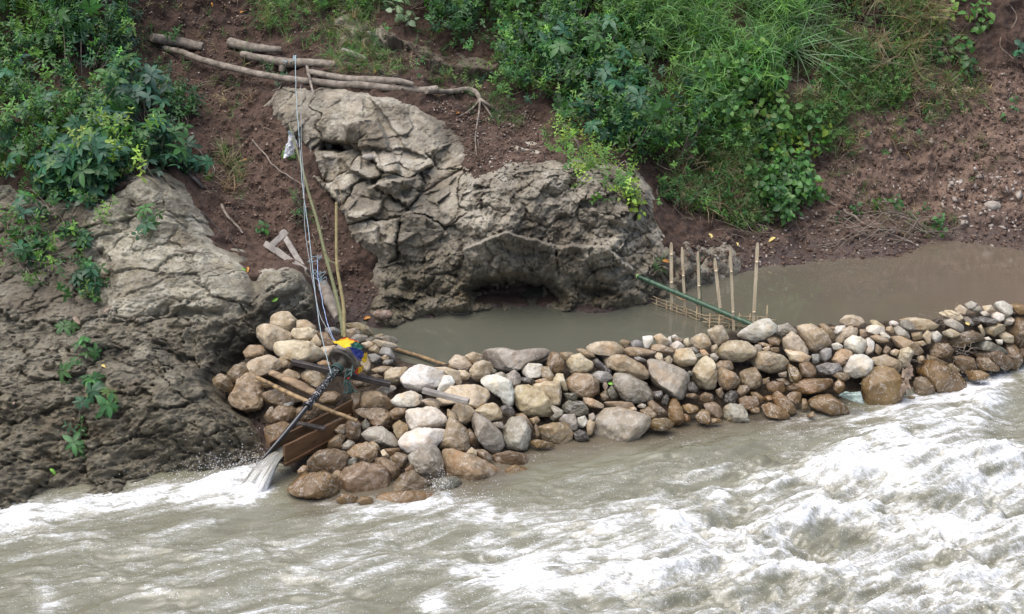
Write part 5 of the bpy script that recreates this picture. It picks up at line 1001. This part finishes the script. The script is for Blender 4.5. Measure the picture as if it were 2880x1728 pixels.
def templates(kind, n=7):
    out = []; g = np.random.default_rng(len(kind)*7)
    for t in range(n):
        P = []; lv = []
        def add(*a, **k): place(P, *a, **k); lv.append(g.uniform(.78, 1.22))
        if kind in ('small', 'fine'):
            l = leaf_t(.062, .027, 'l') if kind == 'small' else leaf_t(.05, .018)
            H = .15; m = 4 if kind == 'small' else 5
            for k in range(m):
                for s in (0, 1): add(k*1.57+s*math.pi+g.normal()*.3, g.uniform(-.2, .5), (g.normal()*.006, g.normal()*.006, H*k/m), l, g.uniform(.75, 1.2)*(1-.06*k))
            for s in range(3): add(s*2.1+g.normal()*.3, .7+g.normal()*.2, (0, 0, H), l, .7)
        elif kind == 'palm':
            l = leaf_t(.105, .048, 'l', 3, .2, .35, .008); m = g.integers(5, 8)
            for k in range(m): add(k*2*math.pi/m+g.normal()*.15, g.uniform(-.15, .25), (0, 0, .06), l, g.uniform(.75, 1.15))
            if g.random() < .7:
                m = g.integers(3, 6); o = g.normal(size=2)*.05
                for k in range(m): add(k*2*math.pi/m+g.normal()*.2, g.uniform(-.2, .2), (o[0], o[1], -.01), l, g.uniform(.6, 1.))
        elif kind == 'heart':
            l = leaf_t(.075, .066, 'h', 3, .18, .3, .03)
            for k in range(5): add(k*2.4+g.normal()*.5, g.uniform(-.5, .35), (g.normal()*.02, g.normal()*.02, .025*k), l, g.uniform(.6, 1.15))
        elif kind in ('grass', 'short', 'long'):
            Ln = dict(grass=.22, short=.12, long=.6)[kind]; W = dict(grass=.0085, short=.006, long=.014)[kind]
            for k in range(8 if kind != 'long' else 5):
                l = leaf_t(Ln*g.uniform(.6, 1.2), W, 'g', 4, .3, g.uniform(.2, .8)); add(g.uniform(0, 6.28), g.uniform(.5, 1.4), (g.normal()*.015, g.normal()*.015, 0), l, 1., g.normal()*.3)
        elif kind == 'bamb':        # leafy grass: narrow leaves along an arching culm
            l = leaf_t(.11, .0115, 'g', 3, .25, .35)
            for k in range(9): add(k*2.6+g.normal()*.4, g.uniform(.1, .9), (.02*k/9*k/4, g.normal()*.006, .02*k), l, g.uniform(.7, 1.2))
        out.append(join(P, lv))
    return out
TPL = {k: templates(k) for k in ('small', 'fine', 'palm', 'heart', 'grass', 'short', 'long', 'bamb')}
def inpoly(poly, n):
    p = pl(poly); lo, hi = p.min(0), p.max(0); U = np.empty(0); W_ = np.empty(0)
    while len(U) < n:
        a, b = VR.uniform(lo[0], hi[0], n*3), VR.uniform(lo[1], hi[1], n*3); d = sdf(p, a, b)+VR.normal(size=len(a))*10; k = d < 0
        # natural gaps: thin out by a slow noise
        gap = fbm(np.stack([a/150, b/150, a*0], 1), 3, 501); k &= VR.random(len(a)) < np.clip(.62+gap*2.6, .05, 1)
        U = np.r_[U, a[k]]; W_ = np.r_[W_, b[k]]
    return U[:n], W_[:n]
GREEN = dict(bright=(.108, .225, .038), mid=(.054, .138, .038), dark=(.028, .082, .035), teal=(.034, .10, .052), lime=(.23, .35, .055), fresh=(.092, .205, .046), olive=(.10, .155, .045), dry=(.25, .2, .12), pale=(.2, .3, .16))
def sprigs(kind, u, v, thick, cols, sc, up=.5, cam_=.35, spread=.55, jit=.22):
    P, N = hit(u, v); n = len(u)
    h = VR.random(n)**.8*thick
    P = P+N*h[:, None]*.75+np.array([0, 0, .25])*h[:, None]+VR.normal(size=(n, 3))*.02
    A = N*.5+np.array([0, 0, 1.])*up+np.array([0, -1., 0])*cam_+VR.normal(size=(n, 3))*spread; A /= np.linalg.norm(A, axis=1)[:, None]
    X = np.cross(A, VR.normal(size=(n, 3))); X /= np.linalg.norm(X, axis=1)[:, None]; Yv = np.cross(A, X)
    S = sc*VR.uniform(.7, 1.25, n); cs = np.array([GREEN[c] for c in cols]); C = cs[VR.integers(0, len(cs), n)]*np.exp(VR.normal(size=(n, 1))*jit)*(1+VR.normal(size=(n, 3))*.08)
    t = VR.integers(0, len(TPL[kind]), n); out = []
    for k in range(n):
        V, F, lv = TPL[kind][t[k]]; Q = P[k]+S[k]*(V[:, :1]*X[k]+V[:, 1:2]*Yv[k]+V[:, 2:]*A[k]); out.append((Q, F, np.clip(C[k][None]*lv[:, None], .004, .6), P[k], A[k]))
    return out
def leafmesh_join(L):
    V = np.vstack([a[0] for a in L]); C = np.vstack([a[2] for a in L]); b = np.cumsum([0]+[len(a[0]) for a in L[:-1]]); F = np.vstack([a[1]+o for a, o in zip(L, b)]); return V, F, C
def plants(name, cat, group, L, uv, seeds, mat='leaf', stems=True, stuff=False):
    """split the sprigs among plants that grow from the surveyed seeds"""
    if stuff:
        V, F, C = leafmesh_join(L); o = mk(name, V, F, M[mat], None, True, dict(col=C)); return tag(o, kind='stuff')
    s = np.array([[a[0], a[1]] for a in seeds], float); d = (uv[0][:, None]-s[None, :, 0])**2+((uv[1][:, None]-s[None, :, 1])*1.3)**2; own = d.argmin(1)
    for k, (su, sv, lb) in enumerate(seeds):
        I = np.where(own == k)[0]
        if not len(I): continue
        base = np.mean([L[i][3] for i in I], 0); E = empty(name, base-np.array([0, 0, .15]), lb, cat, group)
        V, F, C = leafmesh_join([L[i] for i in I]); mk('foliage', V, F, M[mat], E, True, dict(col=C))
        if stems:
            m = MB(); rr = np.random.default_rng(k)
            roots = [hP(su+rr.normal()*40, sv+rr.normal()*30, -.02) for _ in range(5)]
            for i in I[::max(1, len(I)//(26 if len(I) > 40 else 12))]:
                p = L[i][3]; r0 = min(roots, key=lambda r: np.linalg.norm(r-p)) if len(I) > 8 else p-L[i][4]*.12-np.array([0, 0, .03]); md = (r0+p)/2+rr.normal(size=3)*.05+np.array([0, -.03, .02]); m.tube(spline([r0, md, p, p+L[i][4]*.10], 10), [.005, .003, .0015], 5)
            m.build('stems', M['twig'], E)
def grp(*specs):
    L = []; U = []; W_ = []
    for kind, poly, n, thick, cols, sc, kw in specs:
        if isinstance(poly, str): u, v = inpoly(poly, n)
        else: u, v = np.array(poly, float).T
        L += sprigs(kind, u, v, thick, cols, sc, **kw); U.append(u); W_.append(v)
    return L, (np.concatenate(U), np.concatenate(W_))
# left bush
L, uv = grp(('small', "-350 -250 320 -250 300 40 320 150 360 240 330 330 260 420 150 520 0 530 -350 530", 2700, .5, ('bright', 'bright', 'mid', 'mid', 'dark'), .82, {}),
  ('small', "180 -100 320 -60 320 120 350 230 310 300 200 240 150 60", 260, .4, ('dark', 'teal', 'mid'), .95, {}),
  ('palm', "-300 -200 260 -200 290 300 180 420 0 480 -300 480", 110, .55, ('teal', 'mid'), 1., {}), ('grass', "60 40 200 40 200 160 60 160", 40, .5, ('bright', 'mid'), 1.2, {}))
plants('shrub', 'shrub', 'small leaved shrubs of the left bank', L, uv, [(40, 60, 'dark leafy shrub filling the top left corner'), (230, 90, 'dark green shrub beside the bare soil at the top left'), (70, 230, 'bright small leaved shrub at the left edge, upper part'), (250, 240, 'small leaved shrub edging the soil left of the short logs'), (60, 420, 'bright shrub at the left edge just above the ledge'), (210, 370, 'small leaved shrub in the middle of the left bush, above the big leaves')])
L, uv = grp(('palm', "330 250 420 300 480 380 500 440 440 500 380 470 330 540 230 560 110 540 170 470 260 360", 300, .42, ('teal', 'teal', 'mid'), 1., dict(spread=.4)), ('small', "270 440 400 430 410 500 300 520", 70, .5, ('bright', 'lime'), .95, {}), ('palm', "470 430 560 450 560 500 500 500", 12, .1, ('teal',), .9, {}))
plants('large_leaved_plant', 'plant', 'large leaved plants on the left bank', L, uv, [(430, 340, 'blue-green large leaved plant below the bare arching branch'), (240, 480, 'large leaved plant hanging over the left ledge top'), (370, 470, 'large leaved plant with bright small sprigs over the pale ledge'), (520, 470, 'small group of blue-green leaves at the head of the gully')])
L, uv = grp(('small', "0 540 250 550 220 640 280 830 240 880 120 870 0 820", 85, .14, ('mid', 'bright'), .85, {}), ('palm', "40 560 240 570 240 680 290 850 150 860 60 760", 46, .16, ('mid', 'teal'), .8, {}), ('small', "260 570 350 590 340 640 280 630", 10, .06, ('bright',), .7, {}))
plants('hanging_vine', 'vine', 'vines hanging over the left rock', L, uv, [(170, 620, 'upper leafy vine trailing over the shaded left rock'), (60, 720, 'tangled leafy vine at the left edge over the dark rock'), (200, 810, 'lower leafy vine ending just above the wet rock')])
for k, (u, v, n, kd, lb) in enumerate(((195, 932, 3, 'palm', 'large pale seedling at the top of the chain on the wet rock'), (236, 985, 2, 'palm', 'seedling with few broad leaves below the pale one'), (262, 1000, 2, 'palm', 'seedling with narrow upright leaves on the wet rock'), (222, 1035, 2, 'palm', 'little seedling on the left of the wet rock chain'), (262, 1085, 3, 'palm', 'seedling with palm-like leaves in the middle of the wet rock'), (288, 1112, 2, 'palm', 'seedling just above the large rosette on wet rock'), (318, 1150, 3, 'palm', 'bright rosette seedling lowest right of the chain'), (230, 1215, 3, 'small', 'sprawling sprig low on the wet rock'), (222, 1258, 2, 'palm', 'lowest seedling of the wet rock, near the foam'), (215, 1148, 1, 'palm', 'single dark leaf pair left of the rosette seedling'),
    (422, 595, 1, 'palm', 'small seedling on the pale ledge, upper'), (430, 648, 3, 'palm', 'leafy seedling on the pale ledge in front of the notch'), (733, 652, 4, 'heart', 'round leaved seedling behind the timber trestle'), (820, 440, 4, 'heart', 'light green creeper below the plastic bag'), (1575, 300, 3, 'palm', 'pale five-leaved seedling at the bush edge above the rock'), (1590, 330, 3, 'palm', 'second pale seedling hanging at the bush edge'), (1840, 745, 5, 'fine', 'dark tuft in the rock cleft left of the stakes'))):
    u_, v_ = u+VR.normal(size=n)*9, v+VR.normal(size=n)*8; L, uv = grp((kd, np.stack([u_, v_], 1), n, .05, ('teal', 'mid', 'mid') if k != 6 and k < 13 else ('fresh', 'mid'), .8 if kd == 'palm' else .75, dict(spread=.35)))
    plants('seedling', 'seedling', 'seedlings rooted on the rocks', L, uv, [(u, v, lb)])
L, uv = grp(('small', "360 190 470 225 560 300 545 370 480 390 430 320", 70, .12, ('dark', 'mid'), .85, {}), ('small', "455 270 520 320 545 370 480 380", 26, .15, ('mid',), .95, {}), ('small', "480 100 500 100 500 125 470 120", 4, .1, ('mid',), .9, {}), ('fine', "730 160 830 220 800 250 730 230", 12, .04, ('dark', 'mid'), .7, {}), ('fine', "820 560 900 600 910 680 860 660", 16, .06, ('mid', 'dark'), .7, {}))
plants('sapling', 'shrub', 'thin saplings on the gully soil', L, uv, [(430, 250, 'thin dark sapling on the soil under the short grey log'), (510, 345, 'thin sapling beside the curling root'), (490, 112, 'sprig growing over the upper left log'), (780, 210, 'low sprigs under the long pole log'), (860, 620, 'fern-like sprigs between the two bamboo poles')])
# centre and right
L, uv = grp(('small', "1075 -250 1450 -250 1420 60 1390 190 1330 165 1250 110 1180 70 1080 55", 1200, .5, ('dark', 'mid', 'mid', 'fresh'), .8, {}), ('heart', "1105 40 1165 50 1160 95 1110 90", 9, .3, ('pale',), 1., {}),
  ('small', "1400 -250 1720 -250 1800 100 1950 340 1910 420 1880 490 1790 475 1700 440 1600 360 1500 300 1400 290 1375 210 1400 60", 2700, .48, ('mid', 'mid', 'fresh', 'bright', 'dark'), .8, {}), ('palm', "1450 100 1700 100 1830 300 1830 420 1720 420 1600 330 1500 250", 150, .52, ('teal', 'mid'), .95, {}), ('palm', "1640 330 1790 350 1790 420 1660 400", 26, .5, ('teal',), 1., {}))
plants('shrub', 'shrub', 'leafy shrubs of the upper bank', L, uv, [(1130, 20, 'dark shrub overhanging the cracked outcrop, left part with pale leaves'), (1320, 60, 'dark shrub overhanging the cracked outcrop, right part'), (1440, 180, 'leafy shrub directly right of the dark outcrop'), (1460, 40, 'mixed shrub at the top edge left of the grass slope'), (1640, 120, 'shrub at the left border of the bright grass slope'), (1580, 260, 'dense shrub above the bare soil over the round rock'), (1760, 260, 'dense shrub in the centre of the right bank'), (1740, 400, 'blue-green shrub hanging above the round rock'), (1870, 420, 'lowest dense shrub at the right shoulder of the round rock')])
L, uv = grp(('bamb', "1480 -250 2300 -250 2330 0 2210 130 2150 260 2060 340 1920 330 1800 190 1660 60", 2500, .42, ('fresh', 'fresh', 'bright', 'mid'), 1., dict(up=.8)), ('grass', "1480 -250 2300 -250 2330 0 2210 130 2150 260 2060 340 1920 330 1800 190 1660 60", 1500, .35, ('fresh', 'bright', 'pale'), 1., dict(up=.9)), ('grass', "1850 300 2100 320 2180 480 2150 560 2000 520 1900 420", 240, .25, ('fresh', 'olive', 'mid'), .9, dict(up=.8)))
plants('grass', '', '', L, uv, [], 'grass', stuff=True)
L, uv = grp(('small', "1880 290 2080 310 2120 480 1980 470", 260, .3, ('fresh', 'mid'), .7, {}), ('heart', "1950 210 2160 190 2190 330 2150 400 2000 380 1930 300", 190, .45, ('fresh', 'mid', 'bright'), 1., {}), ('heart', "2010 360 2200 330 2330 380 2320 460 2200 470 2060 440", 150, .22, ('fresh', 'lime', 'mid'), .9, {}), ('heart', "2080 440 2210 470 2290 560 2260 620 2180 650 2110 560", 260, .3, ('mid', 'fresh', 'mid'), .85, {}), ('small', "1850 440 1960 460 2080 560 2200 640 2130 660 1960 600 1850 560", 260, .12, ('mid', 'fresh'), .7, {}))
plants('leafy_vine', 'vine', 'heart leaved vines of the right bank', L, uv, [(1960, 340, 'small leaved creeper below the grass slope'), (2060, 260, 'heart leaved vine in the middle of the grass slope'), (2220, 400, 'heart leaved vine trailing right over the brown soil'), (2180, 560, 'dense heart leaved vine hanging down to the soil by the pool'), (1920, 550, 'low sparse vine right of the round rock')])
L, uv = grp(('fine', "1530 365 1640 390 1750 470 1790 560 1770 600 1700 560 1600 480 1550 440", 150, .1, ('bright', 'fresh', 'lime'), .85, {}), ('heart', "1730 540 1790 560 1790 620 1740 610", 9, .06, ('lime',), .6, {}))
plants('creeper', 'vine', None, L, uv, [(1660, 460, 'bright green creeper spilling over the shoulder of the round rock')])
L, uv = grp(('short', "2150 -150 2600 -150 2580 180 2540 300 2380 350 2330 420 2250 420 2150 280 2220 120", 1000, .12, ('olive', 'dry', 'olive', 'fresh'), 1.2, dict(up=.8)), ('fine', "2150 -150 2600 -150 2580 180 2540 300 2380 350 2330 420 2250 420 2150 280 2260 420 2150 300 2220 120", 1900, .14, ('olive', 'mid', 'fresh'), .72, {}),
  ('grass', "2330 -150 2640 -150 2640 60 2560 260 2400 120", 330, .2, ('dry', 'dry', 'olive'), 1.1, dict(up=.6)), ('grass', "1840 430 2080 430 2170 560 2200 650 2060 640 1900 580", 230, .12, ('dry', 'olive', 'dry'), 1., dict(up=.1, cam_=.6)), ('short', "700 -100 1070 -100 1070 140 1150 210 960 215 850 120 740 80", 560, .06, ('olive', 'fresh', 'mid', 'dry'), 1., dict(up=.8)),
  ('fine', "2480 80 2640 60 2760 240 2720 380 2560 380 2400 440 2340 420", 230, .06, ('olive', 'fresh', 'mid', 'dry'), .75, {}), ('short', "2480 60 2700 60 2800 300 2560 420 2340 440", 180, .06, ('olive', 'dry', 'dry'), 1.2, {}), ('fine', "1130 150 1400 240 1450 300 1300 290 1150 220", 40, .05, ('olive', 'mid'), .7, {}), ('fine', "1850 380 2080 400 2180 520 2210 650 2080 650 1900 590", 420, .14, ('olive', 'fresh', 'mid', 'dry'), .75, {}), ('fine', "700 -100 1070 -100 1070 60 900 90 760 60", 150, .08, ('olive', 'fresh', 'mid'), .7, {}), ('fine', "860 -60 1040 -60 1040 30 960 60 880 40", 110, .22, ('bright', 'mid'), .8, {}), ('short', "330 0 700 0 720 600 600 560 450 330", 120, .03, ('olive', 'dry', 'mid'), .9, {}), ('grass', "610 420 700 470 690 560 620 560", 24, .05, ('olive', 'dry'), .8, dict(up=.7)), ('short', "1170 190 1400 280 1480 350 1380 360 1240 300", 46, .04, ('olive', 'mid'), .9, {}), ('short', "2300 400 2700 250 2880 500 2500 560 2300 500", 40, .03, ('dry', 'olive'), .8, {}), ('short', "2380 520 2700 600 2680 680 2460 660", 40, .05, ('dry', 'olive', 'dry'), 1., {}), ('long', "2170 30 2330 60 2330 140 2200 200", 26, .2, ('pale',), .85, dict(up=.5, spread=.3)), ('short', "1060 -60 1500 330 1380 330 1150 140", 20, .06, ('olive', 'mid'), 1., {}))
plants('sparse_grass', '', '', L, uv, [], 'grass', stuff=True)
for poly, n, lb, c, sc in (("2640 20 2760 40 2790 90 2680 80", 10, 'lime leaved shoot at the top right by the dark hollow', ('lime', 'fresh'), 1.1), ("2580 110 2740 120 2750 160 2620 170", 14, 'green leafy shoot at the right below the lime one', ('fresh', 'mid'), 1.), ("2700 190 2760 190 2760 220 2690 215", 5, 'small leafy shoot over the upper right soil', ('mid',), .9), ("2840 150 2900 150 2900 180 2840 180", 4, 'leafy shoot cut by the right edge', ('teal',), .9), ("2560 60 2660 20 2680 60 2570 100", 9, 'leafy shoot right of the dry grass at the top', ('fresh', 'lime'), 1.), ("2440 540 2560 580 2570 620 2470 600", 9, 'sprouts around the dead branch on the soil, upper', ('mid', 'fresh'), .7), ("2560 580 2680 630 2640 690 2580 660", 9, 'sprouts around the dead branch on the soil, lower right', ('mid', 'fresh'), .7), ("2350 590 2420 600 2400 640 2340 620", 6, 'small sprouts left of the dead branch', ('mid',), .6), ("2830 290 2860 300 2850 350 2820 340", 4, 'tiny sprig on the bare slope near the right edge', ('mid',), .7)):
    L, uv = grp(('heart', poly, n, .08, c, sc, {})); q = pl(poly); plants('leafy_shoot', 'plant', 'single shoots on the right soil', L, uv, [(q[:, 0].mean(), q[:, 1].mean(), lb)])
# dry stems and rootlets
def strands(name, specs, mat):
    m = MB(); g = np.random.default_rng(8)
    for poly, n, L0, drop in specs:
        u, v = inpoly(poly, n); P, N = hit(u, v)
        for k in range(n):
            a = g.uniform(0, 6.28); d = np.array([math.cos(a), -.15, math.sin(a)*.5-drop]); d -= N[k]*(d @ N[k])*.9; L = L0*g.uniform(.4, 1.4); p = P[k]+N[k]*.02
            m.tube(spline([p, p+d*L*.5+N[k]*g.uniform(0, .06)+g.normal(size=3)*.02, p+d*L+N[k]*.01], 8), [.0022, .0028, .001], 4, caps=False)
    return tag(m.build(name, M[mat]), kind='stuff')
strands("dry_stems", [("2300 -100 2640 -100 2620 80 2480 220 2360 120", 170, .35, .3), ("1850 400 2080 420 2180 560 2220 660 2050 640 1880 560", 150, .3, .7), ("1700 420 1800 520 1800 640 1760 620", 16, .25, .8), ("330 0 720 0 760 600 620 640 440 330", 90, .22, .2), ("900 150 1450 300 1500 420 1350 480 1180 320", 60, .2, .3), ("2350 560 2700 600 2700 690 2400 680", 60, .2, .1), ("0 540 280 560 280 840 100 860 0 800", 26, .35, .8), ("2500 200 2880 150 2880 500 2600 520", 70, .2, .4), ("2250 400 2500 350 2600 600 2250 640", 70, .25, .5), ("1880 560 2250 640 2300 720 1950 680", 60, .2, .2)], 'twig')
# crumbs of soil, stone chips and leaf litter
def crumbs(name, specs, mat, kind='chip', seed=4):
    g = np.random.default_rng(seed); Vs, Fs, b = [], [], 0
    for poly, n, s0, s1, flat in specs:
        p = pl(poly); lo, hi = p.min(0), p.max(0); u, v = g.uniform(lo[0], hi[0], n*3), g.uniform(lo[1], hi[1], n*3); k = sdf(p, u, v) < 0; u, v = u[k][:n], v[k][:n]
        P, N = hit(u, v); m = len(u); S = (s0*(s1/s0)**g.random(m)**1.5)[:, None]*np.array([1, .8, flat])*g.uniform(.6, 1.4, (m, 3)); base = np.repeat(oct_[None], m, 0)+g.normal(size=(m, 6, 3))*.22
        Q = base*S[:, None]; a = g.normal(size=(m, 3)); a[:, 2] *= .4; X = np.cross(N, a); X /= np.linalg.norm(X, axis=1)[:, None]+1e-9; Yv = np.cross(N, X)
        W3 = Q[..., :1]*X[:, None]+Q[..., 1:2]*Yv[:, None]+Q[..., 2:]*N[:, None]+P[:, None]+N[:, None]*S[:, None, 2:]*.3
        Vs.append(W3.reshape(-1, 3)); Fs.append((oF[None]+np.arange(m)[:, None, None]*6).reshape(-1, 3)+b); b += m*6
    return tag(mk(name, np.vstack(Vs), np.vstack(Fs), M[mat], None, False), kind='stuff')
ALLS = "320 0 760 0 740 300 960 640 1050 800 1050 900 920 880 860 740 640 680 500 440 380 260"; RS = "2300 420 2600 240 2900 150 2900 700 2300 740 1900 790 1950 650 2150 660"; MS = "1180 280 1500 300 1560 440 1330 500 1290 360"
crumbs('soil_crumbs', [(ALLS, 2600, .006, .022, .8), (RS, 4200, .005, .03, .7), (MS, 900, .006, .02, .8), ("720 0 1400 150 1450 300 1150 230 800 120", 500, .006, .018, .8)], 'crumb')
crumbs('stone_chips', [(RS, 900, .006, .03, .35), (ALLS, 220, .005, .016, .5), (MS, 260, .006, .022, .4), ("2650 500 2900 480 2900 650 2650 640", 120, .012, .05, .25)], 'chip', seed=6)
crumbs('leaf_litter', [(ALLS, 240, .01, .024, .05), (RS, 260, .01, .028, .05), (MS, 140, .01, .024, .05), ("720 0 1400 150 1450 300 1150 230 800 120", 160, .01, .024, .05), ("-100 600 900 700 700 900 100 1300 0 1380", 70, .008, .02, .06)], 'dleaf', seed=7)
# ------------------------------------------------------------------ labels of the dam stones
def stone_labels():
    lm = [(600, 'by the rock ledge'), (900, 'left of the turbine shaft'), (1010, 'around the flume'), (1120, 'right of the turbine'), (1330, 'under the whitest boulder'), (1480, 'below the long crest stone'), (1660, 'in the left dam middle'), (1830, 'in the dam middle'), (2010, 'left of the pale slab'), (2180, 'below the pale slab'), (2330, 'right of the pale slab'), (2480, 'left of the biggest boulder'), (2620, 'by the wedge boulder'), (4000, 'at the right dam end')]
    AR = sorted(s['a'] for s in STONES); out = {}
    for s in STONES:
        k = sum(1 for a in AR if a < s['a'])/len(AR)
        size = 'tiny' if k < .18 else 'small' if k < .45 else 'medium' if k < .72 else 'large' if k < .93 else 'huge'
        r = s['w']/s['h']; shape = 'long flat' if r > 2 else 'oval' if r > 1.3 else 'upright' if r < .78 else 'round'
        if s['code'] == 'Y': shape = 'pitted '+shape
        row = 'at the waterline' if s['s'] < .2 else 'low in the pile' if s['s'] < .45 else 'halfway up' if s['s'] < .72 else 'near the top' if s['s'] < .95 else 'on the crest'
        place = next(t for x, t in lm if s['u'] < x)
        out.setdefault('%s %s %s stone %s, %s' % (size, CNAME[s['code']], shape, row, place), []).append(s)
    orde = ['leftmost', 'second from left', 'third from left', 'fourth from left', 'fifth from left', 'sixth from left']
    for lb, L in out.items():
        L.sort(key=lambda s: s['u'])
        for k, s in enumerate(L):
            t = lb if len(L) == 1 else lb+(', left' if len(L) == 2 and k == 0 else ', right' if len(L) == 2 else ', '+orde[k])
            tag(s['o'], t, 'stone', 'stones piled into the river dam')
stone_labels()
# ------------------------------------------------------------------ daylight, overcast
w = bpy.data.worlds.new("World"); SC.world = w; w.use_nodes = True; nt = w.node_tree
bg = nt.nodes['Background']; sky = nt.nodes.new('ShaderNodeTexSky'); sky.sky_type = 'NISHITA'; sky.sun_disc = False
SUNEL, SUNAZ = math.radians(70), math.radians(232)
sky.sun_elevation = SUNEL; sky.sun_rotation = SUNAZ; sky.altitude = 300; sky.air_density = 1.0; sky.dust_density = 4.5; sky.ozone_density = .6
nt.links.new(sky.outputs[0], bg.inputs[0]); bg.inputs[1].default_value = .10
sl = bpy.data.lights.new('sun', 'SUN'); sl.energy = 1.5; sl.angle = math.radians(65); sl.color = (1, .985, .965)
so = bpy.data.objects.new('sun', sl); COL.objects.link(so)
sd = Vector((math.sin(SUNAZ)*math.cos(SUNEL), math.cos(SUNAZ)*math.cos(SUNEL), math.sin(SUNEL)))
so.rotation_euler = sd.to_track_quat('Z', 'Y').to_euler()
SC.view_settings.view_transform = 'Standard'; SC.view_settings.look = 'None'; SC.view_settings.exposure = EXPO; SC.view_settings.gamma = 1
